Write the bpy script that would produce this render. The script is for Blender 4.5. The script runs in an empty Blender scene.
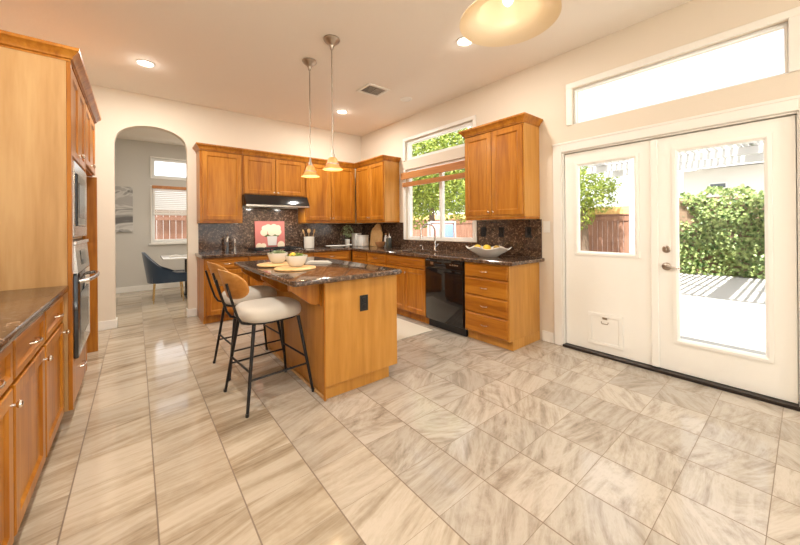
import bpy, bmesh, math, random
from mathutils import Vector, Matrix, Quaternion
random.seed(7)
SC = bpy.context.scene
COL = SC.collection
PI = math.pi

# ------------------------------------------------------------------ camera
f_px, hy, yaw, pitch, roll = 327.97, 226.28, 0.6774, 0.0014, math.radians(-0.486)
Fv = Vector((math.sin(yaw)*math.cos(pitch), math.cos(yaw)*math.cos(pitch), math.sin(pitch)))
Rv = Vector((math.cos(yaw), -math.sin(yaw), 0)); Uv = Rv.cross(Fv)
Rv, Uv = Rv*math.cos(roll)+Uv*math.sin(roll), Uv*math.cos(roll)-Rv*math.sin(roll)
cd = bpy.data.cameras.new('camera'); cam = bpy.data.objects.new('camera', cd); COL.objects.link(cam)
cd.sensor_width = 36; cd.lens = f_px/800*36; cd.shift_y = -(272.5-hy)/800; cd.clip_start = 0.02; cd.clip_end = 300
M = Matrix((Rv, Uv, -Fv)).transposed().to_4x4(); M.translation = Vector((0, 0, 1.26)); cam.matrix_world = M
SC.camera = cam

# ------------------------------------------------------------------ light of the place
SC.view_settings.view_transform = 'Standard'; SC.view_settings.look = 'None'
SC.view_settings.exposure = 0.72; SC.view_settings.gamma = 1; SC.view_settings.use_curve_mapping = False
W = bpy.data.worlds.new('sky'); SC.world = W; W.use_nodes = True
wn = W.node_tree; wn.nodes.clear()
wo = wn.nodes.new('ShaderNodeOutputWorld'); bg = wn.nodes.new('ShaderNodeBackground'); sk = wn.nodes.new('ShaderNodeTexSky')
sk.sky_type = 'NISHITA'; sk.sun_disc = False; sk.sun_elevation = math.radians(64); sk.sun_rotation = math.radians(250)
sk.air_density = 0.7; sk.dust_density = 3.0; sk.ozone_density = 0.6
mixw = wn.nodes.new('ShaderNodeMixRGB'); mixw.inputs[0].default_value = 0.55
mixw.inputs[2].default_value = (9.0, 8.7, 8.3, 1)
wn.links.new(sk.outputs[0], mixw.inputs[1]); wn.links.new(mixw.outputs[0], bg.inputs[0]); wn.links.new(bg.outputs[0], wo.inputs[0])
bg.inputs[1].default_value = 0.22
SUN_DIR = Vector((0.42, 0.10, -1.0)).normalized()
sd = bpy.data.lights.new('sun', 'SUN'); sd.energy = 11.0; sd.angle = math.radians(0.55); sd.color = (1, .96, .9)
so = bpy.data.objects.new('sun', sd); COL.objects.link(so); so.rotation_mode = 'QUATERNION'
so.rotation_quaternion = SUN_DIR.to_track_quat('-Z', 'Y'); so.location = (0, 0, 20)
LAMP_W = 13.0; LAMP_COL = (1.0, .965, .90)

# ------------------------------------------------------------------ materials
MATS = {}
def nodes(name):
    m = bpy.data.materials.new(name); m.use_nodes = True
    nt = m.node_tree; b = nt.nodes['Principled BSDF']; MATS[name] = m
    return m, nt, b
def pmat(name, col, rough=.5, metal=0, coat=0, emit=None, es=0, bump=0, bscale=60, trans=0, ior=None, sheen=0):
    m, nt, b = nodes(name)
    b.inputs['Base Color'].default_value = (*col, 1); b.inputs['Roughness'].default_value = rough
    b.inputs['Metallic'].default_value = metal; b.inputs['Coat Weight'].default_value = coat
    b.inputs['Transmission Weight'].default_value = trans
    b.inputs['Sheen Weight'].default_value = sheen
    if ior: b.inputs['IOR'].default_value = ior
    if emit: b.inputs['Emission Color'].default_value = (*emit, 1); b.inputs['Emission Strength'].default_value = es
    if bump:
        tc = nt.nodes.new('ShaderNodeTexCoord'); n = nt.nodes.new('ShaderNodeTexNoise'); n.inputs['Scale'].default_value = bscale
        n.inputs['Detail'].default_value = 4
        bp = nt.nodes.new('ShaderNodeBump'); bp.inputs['Strength'].default_value = bump; bp.inputs['Distance'].default_value = .01
        nt.links.new(tc.outputs['Object'], n.inputs['Vector']); nt.links.new(n.outputs['Fac'], bp.inputs['Height'])
        nt.links.new(bp.outputs[0], b.inputs['Normal'])
    return m
def ramp(nt, stops):
    r = nt.nodes.new('ShaderNodeValToRGB'); e = r.color_ramp.elements
    while len(e) < len(stops): e.new(.5)
    for i, (p, c) in enumerate(stops): e[i].position = p; e[i].color = (*c, 1)
    return r
def wood(name, c0, c1, c2, scale, rough=.34, coat=.05):
    """grain along the axis whose scale is smallest"""
    m, nt, b = nodes(name); L = nt.links.new
    tc = nt.nodes.new('ShaderNodeTexCoord'); oi = nt.nodes.new('ShaderNodeObjectInfo')
    ad = nt.nodes.new('ShaderNodeVectorMath'); ad.operation = 'ADD'
    mu = nt.nodes.new('ShaderNodeMath'); mu.operation = 'MULTIPLY'; mu.inputs[1].default_value = 17.3
    L(oi.outputs['Random'], mu.inputs[0]); L(tc.outputs['Object'], ad.inputs[0]); L(mu.outputs[0], ad.inputs[1])
    mp = nt.nodes.new('ShaderNodeMapping'); mp.inputs['Scale'].default_value = scale; L(ad.outputs[0], mp.inputs[0])
    n1 = nt.nodes.new('ShaderNodeTexNoise'); n1.inputs['Scale'].default_value = 1.0; n1.inputs['Detail'].default_value = 5; n1.inputs['Distortion'].default_value = .6
    n2 = nt.nodes.new('ShaderNodeTexNoise'); n2.inputs['Scale'].default_value = 5.0; n2.inputs['Detail'].default_value = 3
    L(mp.outputs[0], n1.inputs[0]); L(mp.outputs[0], n2.inputs[0])
    mx = nt.nodes.new('ShaderNodeMath'); mx.operation = 'MULTIPLY_ADD'; mx.inputs[1].default_value = .35
    L(n2.outputs['Fac'], mx.inputs[0]); 
    sc = nt.nodes.new('ShaderNodeMath'); sc.operation = 'MULTIPLY'; sc.inputs[1].default_value = .65
    L(n1.outputs['Fac'], sc.inputs[0]); L(sc.outputs[0], mx.inputs[2])
    r = ramp(nt, [(.34, c0), (.5, c1), (.66, c2)]); L(mx.outputs[0], r.inputs[0])
    L(r.outputs[0], b.inputs['Base Color'])
    b.inputs['Roughness'].default_value = rough; b.inputs['Coat Weight'].default_value = coat; b.inputs['Coat Roughness'].default_value = .15; b.inputs['Specular IOR Level'].default_value = .35
    return m
WC = ((.27, .080, .006), (.42, .148, .012), (.53, .215, .026))
wood('wood', *WC, (9, 9, .7)); wood('wood_h', *WC, (.7, 9, 9))
wood('wood_pale_lit', (.40, .215, .075), (.50, .285, .115), (.57, .35, .155), (7, 7, .6))  # lit copy of wood: daylight on the oven cabinet body; also pale moulding
wood('wood_island', (.47, .20, .033), (.57, .262, .047), (.65, .32, .075), (7, 7, .6))
wood('wood_blind', (.45, .17, .05), (.55, .23, .08), (.6, .28, .1), (9, .5, 9))
wood('wood_seatback', (.42, .17, .035), (.56, .26, .065), (.66, .36, .12), (9, .8, 9))
wood('board_wood', (.66, .38, .14), (.78, .49, .21), (.84, .58, .28), (3, 14, 14), .5, 0)
wood('board_dark', (.30, .13, .045), (.42, .2, .08), (.5, .26, .11), (14, 14, 2), .5, 0)
wood('fence_wood', (.20, .095, .06), (.27, .135, .088), (.33, .18, .125), (5, 5, .6), .8, 0)

def granite(name, dark, mid, light, rough):
    m, nt, b = nodes(name); L = nt.links.new
    tc = nt.nodes.new('ShaderNodeTexCoord')
    v = nt.nodes.new('ShaderNodeTexVoronoi'); v.inputs['Scale'].default_value = 85
    n = nt.nodes.new('ShaderNodeTexNoise'); n.inputs['Scale'].default_value = 34; n.inputs['Detail'].default_value = 5
    L(tc.outputs['Object'], v.inputs[0]); L(tc.outputs['Object'], n.inputs[0])
    sp = nt.nodes.new('ShaderNodeSeparateColor'); L(v.outputs['Color'], sp.inputs[0])
    ad = nt.nodes.new('ShaderNodeMath'); ad.operation = 'MULTIPLY_ADD'; ad.inputs[1].default_value = .4
    L(sp.outputs[0], ad.inputs[0]); L(n.outputs['Fac'], ad.inputs[2])
    r = ramp(nt, [(.42, dark), (.62, mid), (.80, mid), (.92, light)]); L(ad.outputs[0], r.inputs[0])
    L(r.outputs[0], b.inputs['Base Color']); b.inputs['Roughness'].default_value = rough
    b.inputs['IOR'].default_value = 1.6
    return m
granite('granite', (.012, .009, .007), (.10, .057, .035), (.27, .18, .125), .09)
granite('granite_splash', (.014, .010, .008), (.085, .047, .029), (.27, .17, .11), .13)

def tile():
    m, nt, b = nodes('floor_tile'); L = nt.links.new
    def mth(op, a, bb=None, c=None):
        k = nt.nodes.new('ShaderNodeMath'); k.operation = op
        for i, x in enumerate((a, bb, c)):
            if x is None: continue
            if isinstance(x, (int, float)): k.inputs[i].default_value = x
            else: L(x, k.inputs[i])
        return k.outputs[0]
    tc = nt.nodes.new('ShaderNodeTexCoord'); s = nt.nodes.new('ShaderNodeSeparateXYZ'); L(tc.outputs['Object'], s.inputs[0])
    tx, ty = .318, .2995
    u = mth('DIVIDE', mth('SUBTRACT', s.outputs[0], .065), tx); v = mth('DIVIDE', mth('SUBTRACT', s.outputs[1], .1125), ty)
    iu, iv = mth('FLOOR', u), mth('FLOOR', v); fu, fv = mth('FRACT', u), mth('FRACT', v)
    du = mth('MULTIPLY', mth('MINIMUM', fu, mth('SUBTRACT', 1.0, fu)), tx); dv = mth('MULTIPLY', mth('MINIMUM', fv, mth('SUBTRACT', 1.0, fv)), ty)
    g = mth('LESS_THAN', mth('MINIMUM', mth('MULTIPLY', du, .72), mth('MULTIPLY', dv, mth('SUBTRACT', 3.6, mth('MULTIPLY', mth('MINIMUM', mth('MAXIMUM', mth('SUBTRACT', iu, 1.0), 0.0), 3.0), .7)))), .0022)
    cid = nt.nodes.new('ShaderNodeCombineXYZ'); L(iu, cid.inputs[0]); L(iv, cid.inputs[1])
    wn_ = nt.nodes.new('ShaderNodeTexWhiteNoise'); wn_.noise_dimensions = '2D'; L(cid.outputs[0], wn_.inputs['Vector'])
    sp = nt.nodes.new('ShaderNodeSeparateColor'); L(wn_.outputs['Color'], sp.inputs[0])
    # each tile turns its veins: gently on the left of the room, freely on the right
    spread = mth('MULTIPLY_ADD', mth('SMOOTH_MIN', mth('MAXIMUM', mth('MULTIPLY', mth('SUBTRACT', iu, 1.0), .3), 0.0), 1.0, .1), 1.0, .22)
    ang = mth('MULTIPLY', mth('SUBTRACT', sp.outputs[0], .5), spread)
    ang = mth('ADD', ang, .16)
    ca, sa = mth('COSINE', ang), mth('SINE', ang)
    xr = mth('ADD', mth('MULTIPLY', s.outputs[0], ca), mth('MULTIPLY', s.outputs[1], sa))
    yr = mth('SUBTRACT', mth('MULTIPLY', s.outputs[1], ca), mth('MULTIPLY', s.outputs[0], sa))
    msk = mth('MINIMUM', mth('MAXIMUM', mth('MULTIPLY', mth('SUBTRACT', iu, 1.0), .5), 0.0), 1.0)
    col = nt.nodes.new('ShaderNodeTexWhiteNoise'); col.noise_dimensions = '1D'; L(iu, col.inputs['W'])
    off = mth('ADD', mth('MULTIPLY', col.outputs['Value'], 23.0), mth('MULTIPLY', msk, mth('MULTIPLY', mth('FLOOR', mth('MULTIPLY', sp.outputs[1], 9.0)), 3.7)))
    def streak(kx, ky, detail, dist, rough_):
        q = nt.nodes.new('ShaderNodeCombineXYZ')
        L(mth('MULTIPLY', xr, kx), q.inputs[0]); L(mth('MULTIPLY_ADD', yr, ky, off), q.inputs[1]); L(off, q.inputs[2])
        n1 = nt.nodes.new('ShaderNodeTexNoise'); n1.inputs['Scale'].default_value = 1; n1.inputs['Detail'].default_value = detail
        n1.inputs['Roughness'].default_value = rough_; n1.inputs['Distortion'].default_value = dist
        L(q.outputs[0], n1.inputs[0]); return n1.outputs['Fac']
    val = mth('ADD', mth('MULTIPLY', mth('MULTIPLY_ADD', msk, mth('SUBTRACT', streak(1.5, 4.2, 8, 2.6, .72), streak(.8, 6.0, 6, 1.0, .6)), streak(.8, 6.0, 6, 1.0, .6)), .62), mth('ADD', mth('MULTIPLY', streak(1.8, 24.0, 5, .5, .65), .30), mth('MULTIPLY', streak(22, 30, 4, .3, .6), .08)))
    r = ramp(nt, [(.34, (.25, .178, .112)), (.42, (.375, .292, .20)), (.485, (.475, .388, .283)), (.555, (.55, .462, .352)), (.68, (.46, .375, .28))]); L(val, r.inputs[0])
    tint = nt.nodes.new('ShaderNodeHueSaturation')
    L(mth('MULTIPLY_ADD', msk, -.30, 1.02), tint.inputs['Saturation'])
    L(mth('MULTIPLY_ADD', sp.outputs[2], .18, mth('MULTIPLY_ADD', msk, -.06, .93)), tint.inputs['Value']); L(r.outputs[0], tint.inputs['Color'])
    mx = nt.nodes.new('ShaderNodeMixRGB'); L(mth('MULTIPLY', g, .95), mx.inputs[0]); L(tint.outputs[0], mx.inputs[1]); mx.inputs[2].default_value = (.20, .14, .09, 1)
    L(mx.outputs[0], b.inputs['Base Color'])
    L(mth('MULTIPLY_ADD', g, .5, .10), b.inputs['Roughness'])
    bp = nt.nodes.new('ShaderNodeBump'); bp.inputs['Strength'].default_value = .25; bp.inputs['Distance'].default_value = .004
    L(mth('SUBTRACT', 1.0, g), bp.inputs['Height']); L(bp.outputs[0], b.inputs['Normal'])
tile()

pmat('wall_paint', (.79, .70, .58), .75, bump=.08, bscale=55)
pmat('wall_paint_dining', (.62, .59, .54), .75, bump=.08, bscale=55)
pmat('ceiling_paint', (.87, .80, .71), .85, bump=.1, bscale=45)
pmat('white_paint', (.88, .85, .79), .4)
pmat('door_paint', (.94, .92, .86), .35)
pmat('vinyl', (.86, .85, .82), .35)
pmat('threshold_metal', (.035, .025, .02), .35, .6)
pmat('black_enamel', (.006, .006, .007), .08, coat=.5)
pmat('black_plastic', (.012, .012, .013), .35)
pmat('grey_side', (.12, .14, .16), .35, .5)
pmat('iron', (.012, .012, .013), .55)
pmat('stool_metal', (.018, .017, .017), .38, .4)
pmat('steel', (.62, .60, .57), .22, 1)
pmat('hardware', (.78, .72, .64), .22, 1)
pmat('nickel', (.42, .36, .30), .28, 1)
pmat('chrome', (.8, .8, .8), .08, 1)
pmat('brass', (.83, .62, .30), .2, 1)
pmat('cream_fabric', (.62, .56, .475), .9, bump=.25, bscale=400, sheen=.3)
pmat('navy_velvet', (.010, .030, .062), .7, sheen=.6, bump=.1, bscale=300)
pmat('ceramic', (.82, .80, .75), .18)
pmat('crock_glaze', (.78, .74, .66), .4)
pmat('vent_grey', (.30, .27, .23), .6)
pmat('soil', (.06, .04, .03), .9)
pmat('lemon', (.86, .56, .05), .45, bump=.1, bscale=150)
pmat('pear', (.45, .28, .06), .5)
pmat('linen', (.66, .63, .57), .9, bump=.3, bscale=200)
pmat('rug_wool', (.70, .64, .53), .95, bump=.5, bscale=120)
pmat('shade_rim', (.85, .66, .42), .35)
pmat('bulb_lit', (1, .9, .7), .3, emit=(1, .78, .45), es=14)
pmat('bell_bulb', (1, .95, .85), .3, emit=(1, .90, .70), es=4)
pmat('lamp_lens', (1, .95, .85), .3, emit=(1, .90, .72), es=9)
pmat('hood_lens', (1, .95, .85), .3, emit=(1, .88, .66), es=5)
pmat('blind_slat', (.80, .76, .70), .5)
pmat('canvas_pink', (.62, .20, .17), .8)
pmat('petal', (.86, .74, .55), .8)
pmat('petal_core', (.62, .42, .16), .8)
pmat('vase_paint', (.70, .66, .62), .8)
pmat('leaf_paint', (.10, .16, .05), .8)
pmat('jar_green', (.05, .05, .04), .2)
pmat('outlet_dark', (.008, .007, .007), .4)
pmat('bounce_paving', (.80, .78, .74), .9)
pmat('concrete', (.40, .385, .365), .9, bump=.1, bscale=30)
pmat('pergola_paint', (.58, .58, .58), .6)
pmat('stucco', (.74, .72, .68), .9)
pmat('roof_shingle', (.45, .44, .43), .9)
pmat('dark_glass', (.08, .10, .12), .15)
pmat('bark', (.16, .11, .075), .9, bump=.6, bscale=20)
pmat('blue_cushion', (.16, .25, .40), .8)
pmat('pink_cloth', (.70, .34, .33), .8)
pmat('earth', (.25, .17, .11), .95)

def leafmat(name, c0, c1):
    m, nt, b = nodes(name); L = nt.links.new
    tc = nt.nodes.new('ShaderNodeTexCoord'); n = nt.nodes.new('ShaderNodeTexNoise'); n.inputs['Scale'].default_value = 9; n.inputs['Detail'].default_value = 4
    L(tc.outputs['Object'], n.inputs[0]); r = ramp(nt, [(.35, c0), (.65, c1)]); L(n.outputs['Fac'], r.inputs[0])
    L(r.outputs[0], b.inputs['Base Color']); b.inputs['Roughness'].default_value = .45
    tr = nt.nodes.new('ShaderNodeBsdfTranslucent'); L(r.outputs[0], tr.inputs[0])
    mx = nt.nodes.new('ShaderNodeMixShader'); mx.inputs[0].default_value = .35
    L(b.outputs[0], mx.inputs[1]); L(tr.outputs[0], mx.inputs[2]); L(mx.outputs[0], nt.nodes['Material Output'].inputs[0])
leafmat('leaf_ivy', (.03, .09, .01), (.42, .50, .18)); leafmat('leaf_lime', (.10, .17, .015), (.46, .52, .10)); leafmat('leaf_dark', (.03, .07, .02), (.15, .21, .06))
leafmat('leaf_sage', (.20, .27, .12), (.46, .52, .28))

def glassmat():
    m, nt, b = nodes('window_glass'); L = nt.links.new
    nt.nodes.remove(b); t = nt.nodes.new('ShaderNodeBsdfTransparent'); g = nt.nodes.new('ShaderNodeBsdfGlossy'); g.inputs['Roughness'].default_value = 0
    t.inputs[0].default_value = (.97, .98, .97, 1)
    lw = nt.nodes.new('ShaderNodeLayerWeight'); lw.inputs[0].default_value = .5
    pw = nt.nodes.new('ShaderNodeMath'); pw.operation = 'POWER'; pw.inputs[1].default_value = 5; L(lw.outputs['Facing'], pw.inputs[0])
    fr = nt.nodes.new('ShaderNodeMath'); fr.operation = 'MULTIPLY_ADD'; fr.inputs[1].default_value = .45; fr.inputs[2].default_value = .02; L(pw.outputs[0], fr.inputs[0])
    mx = nt.nodes.new('ShaderNodeMixShader'); L(fr.outputs[0], mx.inputs[0]); L(t.outputs[0], mx.inputs[1]); L(g.outputs[0], mx.inputs[2])
    L(mx.outputs[0], nt.nodes['Material Output'].inputs[0])
glassmat()
def shademat():
    m, nt, b = nodes('shade_glass'); L = nt.links.new
    b.inputs['Base Color'].default_value = (.88, .80, .66, 1); b.inputs['Roughness'].default_value = .2
    tr = nt.nodes.new('ShaderNodeBsdfTranslucent'); tr.inputs[0].default_value = (.95, .78, .5, 1)
    mx = nt.nodes.new('ShaderNodeMixShader'); mx.inputs[0].default_value = .4
    L(b.outputs[0], mx.inputs[1]); L(tr.outputs[0], mx.inputs[2]); L(mx.outputs[0], nt.nodes['Material Output'].inputs[0])
shademat()
def amber():
    m, nt, b = nodes('shade_amber'); L = nt.links.new
    b.inputs['Base Color'].default_value = (.66, .43, .20, 1); b.inputs['Roughness'].default_value = .2
    tr = nt.nodes.new('ShaderNodeBsdfTranslucent'); tr.inputs[0].default_value = (.85, .52, .2, 1)
    mx = nt.nodes.new('ShaderNodeMixShader'); mx.inputs[0].default_value = .3
    L(b.outputs[0], mx.inputs[1]); L(tr.outputs[0], mx.inputs[2]); L(mx.outputs[0], nt.nodes['Material Output'].inputs[0])
amber()
def artmat():
    m, nt, b = nodes('abstract_art'); L = nt.links.new
    tc = nt.nodes.new('ShaderNodeTexCoord'); mp = nt.nodes.new('ShaderNodeMapping'); mp.inputs['Scale'].default_value = (1.5, 1, 3.0); mp.inputs['Location'].default_value = (.4, 0, .2)
    n = nt.nodes.new('ShaderNodeTexNoise'); n.inputs['Scale'].default_value = 1.3; n.inputs['Detail'].default_value = 3; n.inputs['Distortion'].default_value = 1.2
    L(tc.outputs['Object'], mp.inputs[0]); L(mp.outputs[0], n.inputs[0])
    r = ramp(nt, [(.38, (.18, .17, .165)), (.46, (.36, .35, .33)), (.52, (.62, .60, .57)), (.6, (.45, .43, .41))]); r.color_ramp.interpolation = 'EASE'
    L(n.outputs['Fac'], r.inputs[0]); L(r.outputs[0], b.inputs['Base Color']); b.inputs['Roughness'].default_value = .8
artmat()

# ------------------------------------------------------------------ geometry helpers
class MB:
    def __init__(s): s.bm = bmesh.new()
    def raw(s, vs, fs):
        v = [s.bm.verts.new(p) for p in vs]
        for f_ in fs:
            try: s.bm.faces.new([v[i] for i in f_])
            except ValueError: pass
        return s
    def box(s, x0, x1, y0, y1, z0, z1, bev=0, seg=1):
        if bev <= 0:
            return s.raw([(x0,y0,z0),(x1,y0,z0),(x1,y1,z0),(x0,y1,z0),(x0,y0,z1),(x1,y0,z1),(x1,y1,z1),(x0,y1,z1)],
                         [(3,2,1,0),(4,5,6,7),(0,1,5,4),(1,2,6,5),(2,3,7,6),(3,0,4,7)])
        b = bmesh.new(); bmesh.ops.create_cube(b, size=1)
        for v in b.verts: v.co = Vector(((x0+x1)/2+v.co.x*(x1-x0), (y0+y1)/2+v.co.y*(y1-y0), (z0+z1)/2+v.co.z*(z1-z0)))
        bmesh.ops.bevel(b, geom=b.edges[:], offset=bev, segments=seg, affect='EDGES', profile=.5)
        return s.add(b)
    def add(s, b):
        b.verts.index_update(); vs = [v.co.copy() for v in b.verts]; fs = [[v.index for v in f_.verts] for f_ in b.faces]; b.free()
        return s.raw(vs, fs)
    def loft(s, loops, c0=True, c1=True, closed=True):
        n = len(loops[0]); vs = [p for l in loops for p in l]; fs = []
        for k in range(len(loops)-1):
            for i in range(n if closed else n-1):
                j = (i+1) % n; fs.append((k*n+i, k*n+j, (k+1)*n+j, (k+1)*n+i))
        if c0: fs.append(tuple(range(n-1, -1, -1)))
        if c1: fs.append(tuple((len(loops)-1)*n+i for i in range(n)))
        return s.raw(vs, fs)
    def lathe(s, prof, c=(0,0,0), n=24, c0=True, c1=True, sx=1, sy=1):
        loops = [[(c[0]+r*sx*math.cos(2*PI*i/n), c[1]+r*sy*math.sin(2*PI*i/n), c[2]+z) for i in range(n)] for r, z in prof]
        return s.loft(loops, c0, c1)
    def tube(s, pts, r, n=8, radii=None):
        pts = [Vector(p) for p in pts]; loops = []; up = None
        for i, p in enumerate(pts):
            t = (pts[min(i+1, len(pts)-1)]-pts[max(i-1, 0)]).normalized()
            if up is None:
                up = Vector((0,0,1)) if abs(t.z) < .9 else Vector((1,0,0))
            a = t.cross(up).normalized(); b = a.cross(t).normalized(); up = b
            rr = radii[i] if radii else r
            loops.append([tuple(p+a*rr*math.cos(2*PI*k/n)+b*rr*math.sin(2*PI*k/n)) for k in range(n)])
        return s.loft(loops)
    def prism(s, poly, axis, a, b):
        """poly of 2D points extruded along an axis: x->(y,z), y->(x,z), z->(x,y)"""
        def mk(p, t): return {'x': (t, p[0], p[1]), 'y': (p[0], t, p[1]), 'z': (p[0], p[1], t)}[axis]
        return s.loft([[mk(p, a) for p in poly], [mk(p, b) for p in poly]])
    def ball(s, c, r, sx=1, sy=1, sz=1, u=14, v=8):
        prof = [(max(r*math.sin(PI*k/v), 1e-4), -r*math.cos(PI*k/v)*sz) for k in range(v+1)]
        return s.lathe(prof, c, u, True, True, sx, sy)
    def xf(s, mat): s.bm.transform(mat); return s
    def build(s, name, mat, parent=None, loc=None, rot=None, smooth=True, ang=35, recalc=True):
        if recalc: bmesh.ops.recalc_face_normals(s.bm, faces=s.bm.faces[:])
        me = bpy.data.meshes.new(name); s.bm.to_mesh(me); s.bm.free()
        me.materials.append(MATS[mat])
        if smooth:
            me.polygons.foreach_set('use_smooth', [True]*len(me.polygons)); me.set_sharp_from_angle(angle=math.radians(ang))
        o = bpy.data.objects.new(name, me); COL.objects.link(o)
        if parent: o.parent = parent
        if loc: o.location = loc
        if rot: o.rotation_euler = rot
        return o
def tag(o, label, cat, group=None, kind=None):
    o['label'] = label; o['category'] = cat
    if group: o['group'] = group
    if kind: o['kind'] = kind
    return o
def thing(name, label, cat, loc=(0,0,0), rz=0, group=None, kind=None):
    o = bpy.data.objects.new(name, None); COL.objects.link(o); o.empty_display_size = .1
    o.location = loc; o.rotation_euler = (0, 0, rz)
    return tag(o, label, cat, group, kind)
def struct(o, label=None, cat=None):
    o['kind'] = 'structure'
    if label: o['label'] = label
    if cat: o['category'] = cat
    return o
def copy_tree(o, parent=None):
    c = o.copy(); COL.objects.link(c)
    if parent: c.parent = parent
    for ch in list(o.children): copy_tree(ch, c)
    return c
def lamp(name, parent, loc, kind, energy, col=LAMP_COL, size=.12, rot=(0,0,0), spread=None):
    d = bpy.data.lights.new(name, kind); d.energy = energy; d.color = col
    if kind == 'AREA':
        d.shape = 'DISK'; d.size = size
        if spread: d.spread = spread
    else: d.shadow_soft_size = size
    o = bpy.data.objects.new(name, d); COL.objects.link(o); o.parent = parent; o.location = loc; o.rotation_euler = rot
    return o
def gridwall(us, vs, holes, t0, t1, axis):
    """a thick wall in the plane of axis ('x' or 'y'); us/vs breakpoints, holes = (u0,u1,v0,v1) left open"""
    us = sorted(set(us)); vs = sorted(set(vs)); mb = MB()
    def solid(i, j):
        if i < 0 or j < 0 or i >= len(us)-1 or j >= len(vs)-1: return False
        u, v = (us[i]+us[i+1])/2, (vs[j]+vs[j+1])/2
        return not any(a < u < b and c < v < d for a, b, c, d in holes)
    def P(u, v, t): return (t, u, v) if axis == 'x' else (u, t, v)
    for i in range(len(us)-1):
        for j in range(len(vs)-1):
            if not solid(i, j): continue
            a, b, c, d = us[i], us[i+1], vs[j], vs[j+1]
            for t in (t0, t1): mb.raw([P(a,c,t), P(b,c,t), P(b,d,t), P(a,d,t)], [(0,1,2,3)])
            for di, dj, e in ((-1,0,((a,c),(a,d))), (1,0,((b,c),(b,d))), (0,-1,((a,c),(b,c))), (0,1,((a,d),(b,d)))):
                if not solid(i+di, j+dj):
                    (p, q), (r, s_) = e
                    mb.raw([P(p,q,t0), P(r,s_,t0), P(r,s_,t1), P(p,q,t1)], [(0,1,2,3)])
    bmesh.ops.remove_doubles(mb.bm, verts=mb.bm.verts[:], dist=1e-5)
    return mb

# ================================================================== SETTING
WX, WY, CZ = 3.475, 5.53, 3.05
LX, RY, DY = -0.97, -3.4, 8.50
struct(MB().box(LX-.2, WX+.16, RY-.2, DY+.2, -.12, 0).build('floor', 'floor_tile'), 'glossy beige veined stone tile floor', 'floor')
struct(MB().box(LX-.2, WX+.16, RY-.2, DY+.2, CZ, CZ+.15).build('ceiling', 'ceiling_paint'), 'tan painted flat ceiling', 'ceiling')
WIN = (2.76, 4.16, 1.05, 2.20); WTR = (2.76, 4.16, 2.345, 2.665)
DOP = (.03, 1.61, 0.0, 2.02); DTR = (.075, 1.50, 2.285, 2.655)
struct(gridwall([RY, DY, WIN[0], WIN[1], DOP[0], DOP[1], DTR[0], DTR[1]], [0, CZ, WIN[2], WIN[3], WTR[2], WTR[3], DOP[3], DTR[2], DTR[3]],
       [WIN, WTR, DOP, DTR], WX, WX+.15, 'x').build('wall_right', 'wall_paint', smooth=False), 'cream wall holding the window and french doors', 'wall')
struct(gridwall([RY, DY], [0, CZ], [], LX-.15, LX, 'x').build('wall_left', 'wall_paint', smooth=False), 'cream wall behind the oven cabinet', 'wall')
RW = [(-.80, 1.15, .10, 2.75), (1.35, 3.30, .10, 2.75)]
struct(gridwall([LX, WX]+[a for h in RW for a in h[:2]], [0, CZ, .10, 2.75], RW, RY-.15, RY, 'y').build('wall_rear', 'wall_paint', smooth=False), 'cream wall behind the viewer', 'wall')
DW1, DW2 = (.26, 1.66, .99, 2.13), (.26, 1.66, 2.33, 2.73)
struct(gridwall([LX, WX, .26, 1.66], [0, CZ]+[DW1[2], DW1[3], DW2[2], DW2[3]], [DW1, DW2], DY, DY+.15, 'y').build('wall_dining', 'wall_paint_dining', smooth=False), 'greige far wall of the dining nook', 'wall')
# arched wall
AX0, AX1, ASP, ATOP = -.212, .572, 2.385, 2.64
def archwall():
    mb = MB(); n = 28
    arc = [(AX0+(AX1-AX0)*k/n, ASP+(ATOP-ASP)*math.sqrt(max(0, 1-(2*k/n-1)**2))**.92) for k in range(n+1)]
    for y in (WY, WY+.13):
        mb.raw([(LX,y,0),(AX0,y,0),(AX0,y,ASP),(LX,y,ASP)], [(0,1,2,3)]); mb.raw([(AX1,y,0),(WX,y,0),(WX,y,ASP),(AX1,y,ASP)], [(0,1,2,3)])
        mb.raw([(LX,y,ASP),(AX0,y,ASP),(AX0,y,CZ),(LX,y,CZ)], [(0,1,2,3)]); mb.raw([(AX1,y,ASP),(WX,y,ASP),(WX,y,CZ),(AX1,y,CZ)], [(0,1,2,3)])
        for k in range(n):
            (xa, za), (xb, zb) = arc[k], arc[k+1]; mb.raw([(xa,y,za),(xb,y,zb),(xb,y,CZ),(xa,y,CZ)], [(0,1,2,3)])
    edge = [(AX0, 0)]+arc+[(AX1, 0)]
    for (xa, za), (xb, zb) in zip(edge, edge[1:]): mb.raw([(xa,WY,za),(xb,WY,zb),(xb,WY+.13,zb),(xa,WY+.13,za)], [(0,1,2,3)])
    bmesh.ops.remove_doubles(mb.bm, verts=mb.bm.verts[:], dist=1e-5)
    return mb
struct(archwall().build('wall_back', 'wall_paint', ang=25), 'cream wall with arched opening to the dining nook', 'wall')
# baseboards
def bb(name, segs):
    mb = MB()
    for x0, x1, y0, y1 in segs: mb.box(x0, x1, y0, y1, 0.001, .112, .004)
    struct(mb.build(name, 'white_paint'), 'white baseboard', 'baseboard')
bb('baseboard_back', [(LX+.01, AX0+.014, WY-.015, WY-.001), (AX0+.001, AX0+.015, WY-.001, WY+.13), (AX1-.015, AX1-.001, WY-.001, WY+.13), (AX1-.014, .672, WY-.015, WY-.001)])
bb('baseboard_right', [(WX-.015, WX-.001, 1.705, 1.835), (WX-.015, WX-.001, RY, .028)])
bb('baseboard_left', [(LX+.001, LX+.015, 4.68, WY-.016)])
bb('baseboard_dining', [(LX+.02, WX, DY-.015, DY-.001)])

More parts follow.
